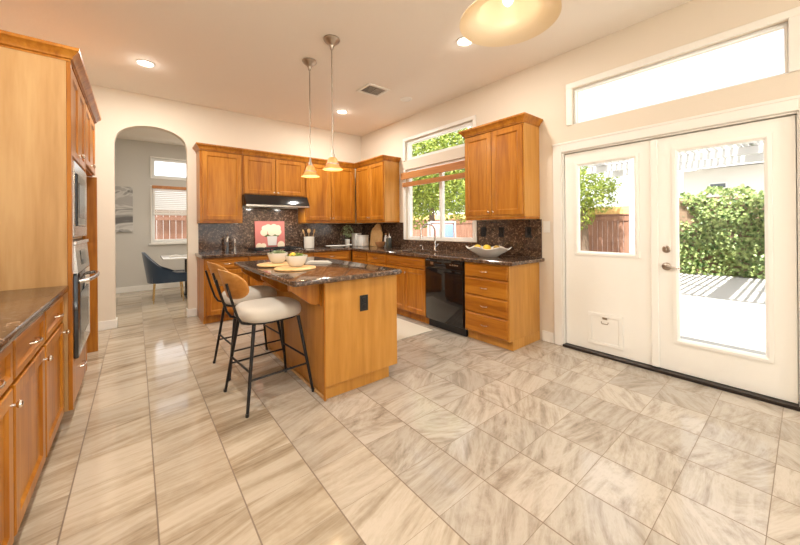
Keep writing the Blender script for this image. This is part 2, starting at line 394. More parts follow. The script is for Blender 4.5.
# ------------------------------------------------------------------ windows
def frame_ring(mb, u0, u1, v0, v1, w, t0, t1, axis, bev=.004, sides='tblr'):
    def B(a, b, c, d):
        if axis == 'x': mb.box(t0, t1, a, b, c, d, bev)
        else: mb.box(a, b, t0, t1, c, d, bev)
    if 't' in sides: B(u0, u1, v1-w, v1)
    if 'b' in sides: B(u0, u1, v0, v0+w)
    if 'l' in sides: B(u0, u0+w, v0+w, v1-w)
    if 'r' in sides: B(u1-w, u1, v0+w, v1-w)
def window(name, h, axis, t, frame_w=.045, mull=None, casing=None, sill=None, label='', depth=(.03, .09), sides='tblr'):
    """window in the hole h; t = inner wall face, depth runs outwards"""
    fr = MB(); e = .002; frame_ring(fr, h[0]+e, h[1]-e, h[2]+e, h[3]-e, frame_w, t+depth[0], t+depth[1], axis)
    o = struct(fr.build(name, 'vinyl'), label, 'window')
    g = MB(); tt = t+(depth[0]+depth[1])/2
    a = (h[0]+frame_w, h[1]-frame_w, h[2]+frame_w, h[3]-frame_w)
    (g.box(tt-.003, tt+.003, *a) if axis == 'x' else g.box(a[0], a[1], tt-.003, tt+.003, a[2], a[3])).build('pane', 'window_glass', o)
    if mull is not None:
        m = MB(); (m.box(t+depth[0]-.005, t+depth[1]-.005, mull-.028, mull+.028, a[2], a[3], .003) if axis == 'x' else m.box(mull-.028, mull+.028, t+depth[0], t+depth[1], a[2], a[3], .003)).build('mullion', 'vinyl', o)
    if casing:
        c = MB(); cw = casing
        frame_ring(c, h[0]-cw, h[1]+cw, h[2]-cw, h[3]+cw, cw, t-.018, t-.001, axis, sides=sides); c.build('casing', 'white_paint', o)
    if sill: sill.build('sill', 'white_paint', o)
    return o
window('window_1', WIN, 'x', WX, .05, mull=3.39, casing=.05, sides='lr', label='sliding kitchen window over the sink')
window('window_2', WTR, 'x', WX, .045, casing=.05, sides='tlr', label='small transom above the sink window')
window('window_3', DTR, 'x', WX, .018, casing=.055, sides='tlr', depth=(.03, .07), label='long transom above the french doors')
window('window_4', DW1, 'y', DY, .045, casing=.03, label='dining nook window with blind',
       sill=MB().box(.20, 1.72, DY-.05, DY-.02, .93, .96, .004))
window('window_5', DW2, 'y', DY, .045, casing=.03, label='small transom above the dining window')
for i, h in enumerate(RW): window('window_%d' % (6+i), h, 'y', RY-.12, .06, mull=(h[0]+h[1])/2, label='tall window added behind the viewer to bring in daylight')  # unseen rear windows, added to let daylight in from behind

# kitchen window raised wooden blind
bl = thing('wooden_blind', 'raised honey wood blind across the sink window', 'blind', (WX-.03, 3.46, 2.0))
MB().box(-.03, 0, -.76, .76, .035, .14, .004).build('header', 'wood_blind', bl)
st = MB()
for k in range(5): st.box(-.028, .0, -.725, .725, -.092+k*.0145, -.092+k*.0145+.0125, .002)
st.build('slat_stack', 'wood_blind', bl)
for y in (-.5, .0, .5): MB().tube([(-.014, y, -.03), (-.014, y, .04)], .002, 6).build('cord', 'linen', bl)
# dining blind half lowered
db = thing('slatted_blind', 'white slatted blind half lowered in the dining window', 'blind', (.96, DY-.022, 1.55))
MB().box(-.70, .70, -.05, -.0, .545, .605, .004).build('header', 'wood_blind', db)
s_ = MB()
for k in range(13):
    z = .03+k*.0395; s_.loft([[(x, -.036, z-.016), (x, -.014, z+.016), (x, -.012, z+.015), (x, -.034, z-.017)] for x in (-.685, .685)])
s_.box(-.685, .685, -.045, -.008, -.005, .015, .003)
s_.build('slats', 'blind_slat', db)

# ------------------------------------------------------------------ french doors
cs = MB()
frame_ring(cs, .03-.075, 1.61+.085, -.1, 2.02+.09, .088, WX-.02, WX-.002, 'x', .005)
cs2 = MB()
for a in ((1.608, 1.697, .0, 2.112), (-.048, .032, 0, 2.112)): cs2.box(WX-.02, WX-.002, a[0], a[1], a[2]+.001, a[3], .005)
cs2.box(WX-.02, WX-.002, .032, 1.608, 2.018, 2.112, .005); cs2.box(WX-.026, WX-.002, -.05, 1.70, 2.095, 2.118, .004)
cs.bm.free()
tr = struct(cs2.build('trim_1', 'white_paint'), 'white casing round the french doors', 'trim')
jm = MB(); jm.box(WX+.077, WX+.10, 1.57, 1.598, .03, 2.005); jm.box(WX+.077, WX+.10, .042, .07, .03, 2.005); jm.box(WX+.077, WX+.10, .07, 1.57, 1.975, 2.005); jm.box(WX+.077, WX+.09, .81, .855, .03, 1.975); jm.box(WX+.0, WX+.13, 1.598, 1.609, 0, 2.018); jm.box(WX, WX+.13, .031, .042, 0, 2.018); jm.box(WX, WX+.13, .042, 1.598, 2.006, 2.018); jm.build('jamb', 'white_paint', tr)
struct(MB().box(WX-.03, WX+.16, .033, 1.607, .001, .026, .005).build('trim_2', 'threshold_metal'), 'dark metal door threshold', 'threshold')
def doorleaf(name, y0, y1, gl, label):
    z0, z1 = .031, 1.998; x0, x1 = WX+.03, WX+.075
    mb = gridwall([y0, y1, gl[0], gl[1]], [z0, z1, gl[2], gl[3]], [gl], x0, x1, 'x')
    o = struct(mb.build(name, 'door_paint', smooth=False), label, 'door')
    m = MB()   # moulded glazing bead
    loops = []
    for ins, x in ((-.035, x0-.001), (-.033, x0-.010), (-.012, x0-.012), (0.0, x0-.004), (.006, x0+.006)):
        loops.append([(x, gl[0]+ins, gl[2]+ins), (x, gl[1]-ins, gl[2]+ins), (x, gl[1]-ins, gl[3]-ins), (x, gl[0]+ins, gl[3]-ins)])
    m.loft(loops, False, False).build('glazing_bead', 'door_paint', o, ang=20)
    MB().box(x0+.02, x0+.026, gl[0]+.001, gl[1]-.001, gl[2]+.001, gl[3]-.001).build('pane', 'window_glass', o)
    return o
d1 = doorleaf('door_1', .842, 1.592, (.975, 1.462, .995, 1.867), 'half glazed white french door with pet door')
d2 = doorleaf('door_2', .048, .822, (.188, .675, .305, 1.868), 'full glazed white french door with lever handle')
MB().box(WX+.012, WX+.03, .806, .858, .033, 1.996, .004).build('astragal', 'door_paint', d1)
pd = MB(); frame_ring(pd, 1.075, 1.375, .095, .405, .035, WX+.02, WX+.0295, 'x', .003); pd = pd.build('pet_door', 'door_paint', d1)
MB().box(WX+.024, WX+.0295, 1.111, 1.339, .131, .369, .002).build('flap', 'door_paint', pd)
lt = MB(); lt.box(WX+.014, WX+.0235, 1.205, 1.245, .352, .372, .002); lt.build('latch', 'nickel', pd)
lt = MB(); lt.tube([(WX+.018, 1.255, .33), (WX+.012, 1.25, .312), (WX+.012, 1.2, .312), (WX+.018, 1.195, .33)], .004, 6); lt.build('pull_ring', 'nickel', pd)
hz = [MB().lathe([(.033, 0), (.033, .006), (.026, .012), (.012, .016), (.012, .035)], (0,0,0), 20), MB().lathe([(.030, 0), (.030, .008), (.022, .014)], (0,0,0), 20)]
rotm = Matrix.Rotation(-PI/2, 4, 'Y')
ro_ = hz[0].xf(rotm).build('lever_handle', 'nickel', d2, loc=(WX+.029, .752, .905))
MB().tube([(-.035, 0, 0), (-.046, -.015, 0), (-.048, -.06, -.003), (-.043, -.105, -.006)], .008, 8, [.010, .010, .008, .006]).build('lever', 'nickel', ro_)
db_ = hz[1].xf(rotm).build('deadbolt', 'nickel', d2, loc=(WX+.029, .752, 1.05))
MB().box(-.026, -.014, -.004, .004, -.014, .014, .002).build('thumb_turn', 'nickel', db_)

# ================================================================== CABINETRY
def panel_front(w, z0, z1, x0, rail=.055):
    """framed front: x0..x0+w, z0..z1, front face at y=-.02, back at y=-.001"""
    mb = MB(); L = []
    for ins, y in ((.0, -.001), (.0, -.017), (.004, -.021), (rail, -.021), (rail+.006, -.015), (rail+.013, -.0105), (rail+.016, -.0105)):
        L.append([(x0+ins, y, z0+ins), (x0+w-ins, y, z0+ins), (x0+w-ins, y, z1-ins), (x0+ins, y, z1-ins)])
    return mb.loft(L)
def slab_front(w, z0, z1, x0):
    mb = MB(); L = []
    for ins, y in ((.0, -.001), (.0, -.012), (.012, -.021), (.016, -.021)):
        L.append([(x0+ins, y, z0+ins), (x0+w-ins, y, z0+ins), (x0+w-ins, y, z1-ins), (x0+ins, y, z1-ins)])
    return mb.loft(L)
def knob_mb(x, z, r=.014):
    m = Matrix.Rotation(PI/2, 4, 'X')
    b = MB().lathe([(.006, 0), (.005, .012), (r*.8, .016), (r, .022), (r*.85, .028), (.004, .031)], (0,0,0), 14); b.xf(m); b.xf(Matrix.Translation((x, -.021, z))); return b
def pull_mb(x, z, L=.09):
    b = MB(); b.tube([(x-L/2, -.0215, z), (x-L/2+.004, -.040, z), (x-L/4, -.047, z-.002), (x, -.049, z-.003), (x+L/4, -.047, z-.002), (x+L/2-.004, -.040, z), (x+L/2, -.0215, z)], .0045, 8); return b
def crown_mb(w, d, h, left, right, e=.0):
    """crown along the front and the open sides, base at z=h"""
    L = []
    for z, o in ((0.001, .002), (.012, .002), (.018, .012), (.030, .014), (.058, .038), (.064, .044), (.082, .046)):
        xl = -o if left else e; xr = w+o if right else w-e
        L.append([(xl, -.02-o, h+z), (xr, -.02-o, h+z), (xr, d, h+z), (xl, d, h+z)])
    return MB().loft(L)
def cabinet(name, label, cat, loc, rz, w, d, h, fronts, group=None, toe=0, crown=None, wd='wood', side='wood', light_rail=None, body_h=None, toe_in=.0):
    t = thing(name, label, cat, loc, rz, group)
    e = .0008
    body = MB().box(e, w-e, 0, d, toe, body_h or h).build('body', side, t)
    if body_h: MB().box(e, w-e, 0, .03, body_h+.001, h).build('front_rail', side, t)
    if toe: MB().box(e+toe_in, w-e-toe_in, .055, d, .001, toe-.001).build('toe_kick', side, t)
    if crown: crown_mb(w, d, h, *crown).build('crown', wd, t)
    if light_rail:
        m = MB(); xl = 0 if light_rail[0] else .0; m.box(e, w-e, -.004, .014, -.028, -.001, .003)
        if light_rail[0]: m.box(e, .018, .014, d, -.028, -.001, .003)
        if light_rail[1]: m.box(w-.018, w-e, .014, d, -.028, -.001, .003)
        m.build('light_rail', wd, t)
    for fr in fronts:
        kind, x0, x1, z0, z1 = fr[:5]; hw = fr[5] if len(fr) > 5 else None
        if kind == 'door': p = panel_front(x1-x0, z0, z1, x0).build('door', wd, t, ang=20)
        elif kind == 'framed_drawer': p = panel_front(x1-x0, z0, z1, x0, .03).build('drawer', 'wood_h', t, ang=20)
        else: p = slab_front(x1-x0, z0, z1, x0).build('drawer', 'wood_h', t, ang=20)
        if hw:
            k = hw[0]
            if k == 'knob': knob_mb(hw[1], hw[2]).build('knob', 'hardware', p)
            elif k == 'pull': pull_mb(hw[1], hw[2]).build('pull', 'hardware', p)
            elif k == 'vpull':
                q = pull_mb(0, 0, .075); q.xf(Matrix.Rotation(PI/2, 4, 'Y')); q.xf(Matrix.Translation((hw[1], 0, hw[2]))); q.build('pull', 'hardware', p)
    return t
UB, UT = 1.36, 2.34; UH = UT-UB
GU = 'wall cabinets'; 
UY = WY-.33; UX = WX-.33; UD = .328
# back wall uppers (front at Y=UY+.02 -> doors end at UY)
def up_back(x0, x1, z0, fronts, label, crown, lr):
    return cabinet('wall_cabinet', label, 'cabinet', (x0, UY+.02, z0), 0, x1-x0, UD-.02, UT-z0, fronts, None, 0, crown, light_rail=lr)
up_back(.68, 1.222, UB, [('door', .03, .522, .02, UH-.012)], 'single door wall cabinet nearest the arched opening', (True, False), (True, False))
w2 = 2.18-1.224; h2 = UT-1.755
up_back(1.224, 2.18, 1.755, [('door', .02, w2/2-.004, .018, h2-.012, ('knob', w2/2-.03, .05)), ('door', w2/2+.004, w2-.02, .018, h2-.012, ('knob', w2/2+.03, .05))],
        'short two door wall cabinet above the black range hood', (False, False), None)
w3 = 3.142-2.182
up_back(2.182, 3.142, UB, [('door', .015, w3/2-.014, .02, UH-.012, ('knob', w3/2-.04, .06)), ('door', w3/2-.006, w3-.035, .02, UH-.012, ('knob', w3/2+.02, .06))],
        'tall two door wall cabinet between the range hood and the corner', (False, False), (True, False))
def up_right(yhi, ylo, fronts, label, crown, lr):
    return cabinet('wall_cabinet', label, 'cabinet', (UX+.02, yhi, UB), -PI/2, yhi-ylo, UD-.02, UH, fronts, None, 0, crown, light_rail=lr, side='wood_island')
w4 = (UY+.018)-4.325
up_right(UY+.018, 4.325, [('door', .03, w4/2+.006, .02, UH-.012, ('knob', w4/2-.018, .06)), ('door', w4/2+.014, w4-.015, .02, UH-.012, ('knob', w4/2+.04, .06))],
         'two door wall cabinet left of the sink window', (False, True), (False, True))
w5 = 2.645-1.852
up_right(2.645, 1.852, [('door', .012, w5/2-.003, .02, UH-.012, ('knob', w5/2-.03, .06)), ('door', w5/2+.003, w5-.012, .02, UH-.012, ('knob', w5/2+.03, .06))],
         'two door wall cabinet between the sink window and the french doors', (True, True), (True, True))

# base cabinets, back wall: front at Y = WY-.6
BH = .865; BY = WY-.60; BX = WX-.59
def base_back(x0, x1, fronts, label):
    return cabinet('base_cabinet', label, 'cabinet', (x0, BY, 0), 0, x1-x0, .595, BH, fronts, None, .10)
base_back(.68, 1.224, [('framed_drawer', .02, .53, .715, .85, ('pull', .275, .785)), ('door', .02, .53, .115, .70, ('knob', .49, .64))], 'end base cabinet under the counter beside the arch')
base_back(1.226, 2.18, [('framed_drawer', .01, .47, .715, .85), ('framed_drawer', .48, .945, .715, .85), ('door', .01, .47, .115, .70, ('knob', .44, .64)), ('door', .48, .945, .115, .70, ('knob', .51, .64))], 'wide base cabinet under the cooktop')
base_back(2.182, 2.88, [('framed_drawer', .012, .64, .715, .85, ('pull', .33, .785)), ('door', .012, .325, .115, .70, ('knob', .30, .64)), ('door', .331, .64, .115, .70, ('knob', .36, .64))], 'base cabinet right of the cooktop toward the corner')
def base_right(yhi, ylo, fronts, label, side='wood', bh=None):
    return cabinet('base_cabinet', label, 'cabinet', (BX, yhi, 0), -PI/2, yhi-ylo, .585, BH, fronts, None, .10, side=side, body_h=bh)
base_right(BY-.022, 4.42, [('framed_drawer', .06, .48, .715, .85, ('pull', .27, .785)), ('door', .06, .48, .115, .70, ('knob', .44, .64))], 'base cabinet beside the inner corner')
base_right(4.418, 3.90, [('framed_drawer', .012, .506, .715, .85, ('pull', .26, .785)), ('door', .012, .506, .115, .70, ('knob', .47, .64))], 'base cabinet left of the sink cabinet')
base_right(3.898, 3.052, [('framed_drawer', .012, .834, .715, .85), ('door', .012, .420, .115, .70, ('knob', .39, .64)), ('door', .426, .834, .115, .70, ('knob', .456, .64))], 'wide sink cabinet left of the black dishwasher', bh=.69)
w6 = 2.43-1.862
dz = [(.705, .852), (.512, .697), (.323, .504), (.112, .315)]
base_right(2.43, 1.862, [('drawer', .012, w6-.012, a, b, ('pull', w6/2, (a+b)/2)) for a, b in dz], 'four drawer base cabinet at the end beside the french doors', side='wood_island')

# dishwasher
dw = thing('dishwasher', 'glossy black dishwasher built in under the counter', 'dishwasher', (BX, 3.046, 0), -PI/2)
DWW = 3.046-2.436
MB().box(0, DWW, .0, .57, .10, .86).build('body', 'black_plastic', dw)
MB().box(.003, DWW-.003, -.028, -.001, .105, .745, .006, 2).build('door', 'black_enamel', dw)
cp = MB().box(.003, DWW-.003, -.034, -.001, .75, .858, .008, 2).build('control_panel', 'black_enamel', dw)
MB().box(.17, .36, -.046, -.0345, .775, .805, .008, 2).build('handle', 'black_plastic', cp)
bt = MB()
for k in range(4): bt.box(.42+k*.035, .445+k*.035, -.0365, -.0345, .80, .815, .001)
bt.build('buttons', 'steel', cp)
MB().box(.10, .15, -.0365, -.0345, .79, .825, .001).build('badge', 'steel', cp)
MB().box(.003, DWW-.003, .03, .05, .003, .098).build('toe_panel', 'black_plastic', dw)

# countertops
CT0, CT1 = .8665, .905
SK = (2.96, 3.36, 3.14, 3.82)   # sink hole
ct = MB(); FX = WX-.635
ys = [1.80, SK[2], SK[3], BY-.03]
ctm = gridwall([FX, SK[0], SK[1], WX-.001, .655], [1.80, SK[2], SK[3], BY-.035, WY-.001], [(SK[0], SK[1], SK[2], SK[3]), (.6, FX, 1.0, BY-.035)], CT0, CT1, 'z') if False else None
def flat(us, vs, holes, z0, z1):
    g = gridwall(us, vs, holes, z0, z1, 'x')           # (t,u,v)
    for v in g.bm.verts: v.co = Vector((v.co.y, v.co.z, v.co.x))
    return g
ctm = flat([.655, FX, SK[0], SK[1], WX-.001], [1.80, SK[2], SK[3], BY-.035, WY-.001], [SK, (.655, FX, 1.80, BY-.035)], CT0, CT1)
kc = ctm.build('kitchen_countertop', 'granite', smooth=False)
tag(kc, 'L shaped dark brown granite worktop along the back and window walls', 'countertop')
m = kc.modifiers.new('edge', 'BEVEL'); m.width = .008; m.segments = 2; m.limit_method = 'ANGLE'
# backsplash
sp = MB(); sp.box(.70, WX-.012, WY-.012, WY-.001, CT1+.001, UB-.03); sp.box(1.23, 2.175, WY-.012, WY-.001, UB-.03, 1.58)
struct(sp.build('wall_splash_back', 'granite_splash', smooth=False), 'polished brown granite backsplash behind the cooktop', 'backsplash')
sp = MB(); sp.box(WX-.012, WX-.001, 1.832, 2.705, CT1+.001, UB-.03); sp.box(WX-.012, WX-.001, 2.705, 4.215, CT1+.001, 1.046); sp.box(WX-.012, WX-.001, 4.215, WY-.013, CT1+.001, UB-.03)
struct(sp.build('wall_splash_right', 'granite_splash', smooth=False), 'polished brown granite backsplash under the window', 'backsplash')

# sink and faucet
sk_ = thing('kitchen_sink', 'double stainless undermount sink beneath the window', 'sink', (3.16, 3.48, .70))
for ya, yb in ((-.335, -.012), (.012, .335)):
    b = MB()
    L = []
    for ins, z in ((-.0, .165), (.012, .02), (.03, .004), (.03, .0)): L.append([(-.195+ins, ya+ins, z), (.195-ins, ya+ins, z), (.195-ins, yb-ins, z), (-.195+ins, yb-ins, z)])
    b.loft(L, False, True).build('basin', 'steel', sk_)
MB().box(-.195, .195, -.0115, .0115, .05, .158, .004).build('divider', 'steel', sk_)
fa = thing('faucet', 'tall gooseneck chrome faucet behind the sink', 'faucet', (3.405, 3.42, CT1+.001))
MB().lathe([(.028, 0), (.028, .008), (.019, .02), (.017, .07)], (0,0,0), 18).build('base', 'chrome', fa)
arc = [(0, 0, .06), (0, 0, .28)]+[(-.11+.11*math.cos(a), .03*(1-math.cos(a)), .28+.11*math.sin(a)) for a in [PI*k/12 for k in range(1, 12)]]+[(-.22, .06, .27), (-.222, .06, .22)]
MB().tube(arc, .0135, 10).build('spout', 'chrome', fa)
MB().tube([(-.222, .06, .225), (-.224, .06, .17)], .015, 12).build('spray_head', 'chrome', fa)
MB().tube([(0, -.018, .05), (-.005, -.05, .075), (-.02, -.085, .10)], .007, 8).build('lever', 'chrome', fa)
sd_ = thing('soap_dispenser', 'small chrome soap pump beside the faucet', 'dispenser', (3.40, 3.68, CT1+.001))
MB().lathe([(.018, 0), (.018, .006), (.010, .012), (.009, .05)], (0,0,0), 14).build('base', 'chrome', sd_)
MB().tube([(0, 0, .05), (-.005, 0, .065), (-.06, 0, .062)], .006, 8).build('nozzle', 'chrome', sd_)

# range hood
hd = thing('range_hood', 'black under cabinet range hood above the cooktop', 'range hood', (1.226, WY-.001, 1.575))
HW = .952
MB().prism([(0, .178), (-.40, .178), (-.475, .075), (-.50, .030), (-.50, .0), (-.47, .0), (-.46, .02), (0, .02)], 'x', 0, HW).build('body', 'black_enamel', hd, ang=20)
MB().box(.0, HW, -.505, -.5005, .0, .028, .001).build('lip', 'steel', hd)
for x in (.24, .71):
    l = MB().lathe([(.045, .0), (.05, .004), (.05, .008)], (x, -.40, .010), 18, sx=1.3).build('lamp_lens', 'hood_lens', hd)
    lamp('hood_light', hd, (x, -.33, -.005), 'AREA', 1.6, size=.08)
MB().box(.3, .65, -.35, -.05, .012, .019).build('filter', 'steel', hd)

# cooktop
ck = thing('cooktop', 'black gas cooktop set into the back counter', 'cooktop', (1.70, 5.20, CT1+.001))
MB().box(-.38, .38, -.25, .25, 0, .010, .004, 2).build('glass_top', 'black_enamel', ck)
for bx, by in ((-.25, -.11), (-.25, .12), (.0, .02), (.22, -.11), (.22, .12)):
    MB().lathe([(.045, .0105), (.045, .016), (.03, .018), (.03, .026), (.004, .028)], (bx, by, 0), 16).build('burner', 'iron', ck)
for gx in (-.25, .0, .22):
    g = MB()
    for sx in (-.1, .1): g.box(gx+sx-.005, gx+sx+.005, -.22, .22, .034, .046)
    for sy in (-.22, -.11, .0, .12, .22): g.box(gx-.1, gx+.1, sy-.005, sy+.005, .034, .046)
    for sx in (-.1, .1):
        for sy in (-.21, .21): g.box(gx+sx-.006, gx+sx+.006, sy-.006, sy+.006, .0105, .036)
    g.build('grate', 'iron', ck)
for k in range(5): MB().lathe([(.017, .0105), (.015, .03), (.004, .032)], (.345, -.16+k*.08, 0), 12).build('knob', 'steel', ck)

# ------------------------------------------------------------------ island
isl = thing('kitchen_island', 'honey wood kitchen island base with brackets under its overhang', 'island', (1.065, 2.20, 0))
IW, IL = .655, 1.50
MB().box(0, IW, 0, IL, .10, .864).build('body', 'wood_island', isl)
MB().box(.012, IW-.07, .018, IL-.02, .001, .0995).build('toe_kick', 'wood_island', isl)
MB().box(-.001, IW, -.010, -.0005, .10, .864, .002).build('end_panel', 'wood_island', isl)
MB().box(-.012, -.0005, -.008, .014, .001, .864, .003).build('corner_strip', 'wood', isl)
MB().box(-.010, .011, -.004, IL-.02, .001, .02, .004).build('shoe_moulding', 'wood_pale_lit', isl)
for yy in (.06, .70, 1.36):
    c = MB(); c.prism([(-.0008, .864), (-.235, .864), (-.235, .822), (-.085, .706), (-.055, .694), (-.022, .694), (-.0008, .694)], 'y', yy, yy+.045)
    br = c.build('bracket', 'wood', isl, ang=20)
    MB().box(-.016, -.0008, yy-.018, yy+.063, .68, .863, .003).build('backplate', 'wood', br)
for k in range(3):
    y0 = .02+k*.49; p = panel_front(.47, .71, .85, 0, .03); p.xf(Matrix.Translation((IW, y0, 0)) @ Matrix.Rotation(PI/2, 4, 'Z')); p.build('drawer', 'wood', isl, ang=20)
    p = panel_front(.47, .12, .695, 0); p.xf(Matrix.Translation((IW, y0, 0)) @ Matrix.Rotation(PI/2, 4, 'Z')); d_ = p.build('door', 'wood', isl, ang=20)
    q = knob_mb(.43, .63); q.xf(Matrix.Translation((IW, y0, 0)) @ Matrix.Rotation(PI/2, 4, 'Z')); q.build('knob', 'nickel', d_)
ict = MB(); r = .03
poly = []
for cx, cy, a0 in ((1.730-r, 2.115+r, -PI/2), (1.730-r, 3.79-r, 0), (.795+r, 3.79-r, PI/2), (.795+r, 2.115+r, PI)):
    for k in range(5): a = a0+PI/2*k/4; poly.append((cx+r*math.cos(a), cy+r*math.sin(a)))
L = []
for ins, z in ((.010, CT0-.0005), (.003, CT0+.004), (0, CT0+.012), (0, CT1-.010), (.003, CT1-.003), (.010, CT1)):
    c = Vector((1.28, 2.9)); L.append([(x-ins*(1 if x > c.x else -1), y-ins*(1 if y > c.y else -1), z) for x, y in poly])
tag(ict.loft(L).build('island_countertop', 'granite'), 'dark speckled granite slab topping the kitchen island', 'countertop')

def outlet(name, label, loc, rz, body, mat, switch=False, tilt=0):
    o = thing(name, label, 'outlet' if not switch else 'light switch', loc, rz)
    MB().box(-.038, .038, -.006, -.0005, -.062, .062, .002).build('plate', mat, o)
    if switch:
        MB().box(-.016, .016, -.009, -.0063, -.033, .033, .002).build('rocker', body, o)
    else:
        for z in (-.026, .026): MB().box(-.017, .017, -.009, -.0063, z-.02, z+.02, .004).build('socket', body, o)
    return o
outlet('wall_outlet', 'black outlet on the island end panel', (1.39, 2.1895, .665), 0, 'black_plastic', 'outlet_dark')
for y, s in ((2.60, 'black outlet on the backsplash nearest the sink window'), (2.335, 'black outlet on the backsplash above the middle of the fruit bowl counter'), (1.985, 'black outlet on the backsplash nearest the french doors')):
    outlet('wall_outlet', s, (WX-.0125, y, 1.185), -PI/2, 'black_plastic', 'outlet_dark')
outlet('light_switch', 'white light switch on the wall between the backsplash and the french doors', (WX-.0008, 1.775, 1.245), -PI/2, 'white_paint', 'white_paint', True)

# ------------------------------------------------------------------ left run
LFX = -.38        # carcass front; fronts reach -.36
LD = LFX-LX-.004
def base_left(y0, y1, label):
    w = y1-y0
    return cabinet('base_cabinet', label, 'cabinet', (LFX, y0, 0), PI/2, w, LD, BH, [
        ('framed_drawer', .014, w-.014, .695, .845, ('pull', w/2, .772)), ('door', .014, w-.014, .105, .675, ('knob', w-.045, .62))], None, .095)
base_left(2.412, 2.955, 'base cabinet with drawer and door beside the tall oven cabinet')
base_left(1.868, 2.410, 'base cabinet with drawer and door second from the oven cabinet')
base_left(1.324, 1.866, 'base cabinet with drawer and door at the lower left picture edge')
base_left(.78, 1.322, 'base cabinet with drawer and door farthest from the oven cabinet')
lc = MB().box(LX+.002, -.335, .76, 2.964, CT0, CT1, .012, 3).build('side_countertop', 'granite')
tag(lc, 'brown granite worktop running up to the tall oven cabinet', 'countertop')

OC = thing('oven_cabinet', 'tall wood cabinet, body coloured as daylit, housing the wall oven and microwave', 'cabinet', (LFX+.035, 2.97, 0), PI/2)
OW, OD = .78, LFX+.035-LX-.004
b = MB(); b.box(.0, .018, .0, OD, .10, UT); b.box(OW-.018, OW, .0, OD, .10, UT); b.box(.0, OW, .08, OD, .001, .0995); b.box(.0185, OW-.0185, 0, OD, 1.72, UT); b.box(.0185, OW-.0185, 0.0, OD, .10, .40); b.box(.0185, OW-.0185, OD-.02, OD, .4, 1.72)
b.box(.0185, OW-.0185, 0, OD-.021, 1.19, 1.205)
b.build('body', 'wood_pale_lit', OC)
fm = MB(); fm.box(.0, .045, -.022, -.0005, .10, UT, .002); fm.box(OW-.03, OW, -.022, -.0005, .10, UT, .002); fm.build('face_frame', 'wood', OC)
for x0, x1, kx in ((.05, .395, .365), (.40, .745, .43)):
    p = panel_front(x1-x0, 1.745, UT-.015, x0).build('door', 'wood', OC, ang=20); knob_mb(kx, 1.80).build('knob', 'hardware', p)
p = slab_front(.69, .105, .395, .05).build('drawer', 'wood', OC, ang=20); pull_mb(.395, .27, .12).build('pull', 'hardware', p)
crown_mb(OW, OD, UT, True, False).build('crown', 'wood', OC)
ov = thing('wall_oven', 'black built in wall oven with curved steel handle', 'oven', (LFX+.035, 3.02, .41), PI/2)
MB().box(.002, .678, .0, .5, 0, .775).build('body', 'black_plastic', ov)
od_ = MB().box(0, .68, -.045, -.001, .0, .555, .005, 2).build('door', 'black_enamel', ov)
MB().box(.10, .58, -.047, -.0455, .10, .42, .001).build('window', 'dark_glass', od_)
MB().tube([(.05, -.045, .50), (.06, -.085, .505), (.18, -.105, .507), (.34, -.112, .508), (.5, -.105, .507), (.62, -.085, .505), (.63, -.045, .50)], .013, 10).build('handle', 'steel', od_)
cpn = MB().prism([(-.001, .56), (-.045, .56), (-.030, .745), (-.001, .745)], 'x', 0, .68).build('control_panel', 'steel', ov)
MB().prism([(-.0435, .60), (-.0450, .60), (-.0365, .70), (-.035, .70)], 'x', .22, .46).build('display', 'black_enamel', cpn)
MB().box(0, .68, -.04, -.001, .748, .772, .003).build('trim_strip', 'steel', ov)
mw = thing('microwave_oven', 'black built in microwave with steel frame above the wall oven', 'microwave', (LFX+.035, 3.02, 1.21), PI/2)
MB().box(.002, .678, .0, .45, 0, .505).build('body', 'black_plastic', mw)
fr = MB()
for a in ((0, .68, .0, .075), (0, .68, .43, .505), (0, .06, .076, .429), (.62, .68, .076, .429)): fr.box(a[0], a[1], -.03, -.001, a[2], a[3], .003)
fr.build('trim_frame', 'steel', mw)
md = MB().box(.063, .47, -.04, -.001, .078, .427, .004).build('door', 'black_enamel', mw)
MB().box(.12, .41, -.042, -.0405, .13, .37, .001).build('window', 'dark_glass', md)
MB().box(.473, .617, -.036, -.001, .078, .427, .003).build('keypad', 'steel', mw)

FC = cabinet('wall_cabinet', 'two door cabinet over the refrigerator alcove beside the oven cabinet', 'cabinet', (LFX+.035, 3.752, 1.80), PI/2, .85, OD, UT-1.80,
     [('door', .03, .42, .012, UT-1.80-.015, ('knob', .39, .05)), ('door', .43, .835, .012, UT-1.80-.015, ('knob', .46, .05))], crown=(False, True))
fp = MB().box(LX+.002, -.315, 4.603, 4.645, .001, 1.798, .002).build('alcove_panel', 'wood')
tag(fp, 'tall brown wood end panel beyond the wall oven', 'panel')

# ================================================================== CEILING FITTINGS
def downlight(x, y, label, grp=None, w=LAMP_W, lit=True):
    t = thing('recessed_downlight', label, 'downlight', (x, y, CZ), 0, grp)
    MB().lathe([(.068, -.001), (.085, -.001), (.085, -.006), (.072, -.010), (.066, -.004)], (0,0,0), 28, False, False).build('trim_ring', 'white_paint', t)
    MB().lathe([(.067, -.0015), (.067, -.004)], (0,0,0), 28).build('lens', 'lamp_lens' if lit else 'white_paint', t)
    if lit:
        lamp('downlight_glow', t, (0, 0, -.012), 'AREA', w, size=.13)
        lamp('bulb_glow', t, (0, 0, -.035), 'POINT', w*.04, size=.05)
    return t
downlight(.088, 4.467, 'recessed downlight in the ceiling above the oven cabinet', w=LAMP_W*1.5)
downlight(2.49, 4.504, 'recessed downlight in the ceiling nearest the kitchen corner', w=LAMP_W*1.4)
downlight(2.958, 3.518, 'unlit recessed downlight beside the ceiling vent near the sink window', lit=False)
downlight(2.487, 2.065, 'recessed downlight peeking out beside the large bowl shade', w=LAMP_W*.8)
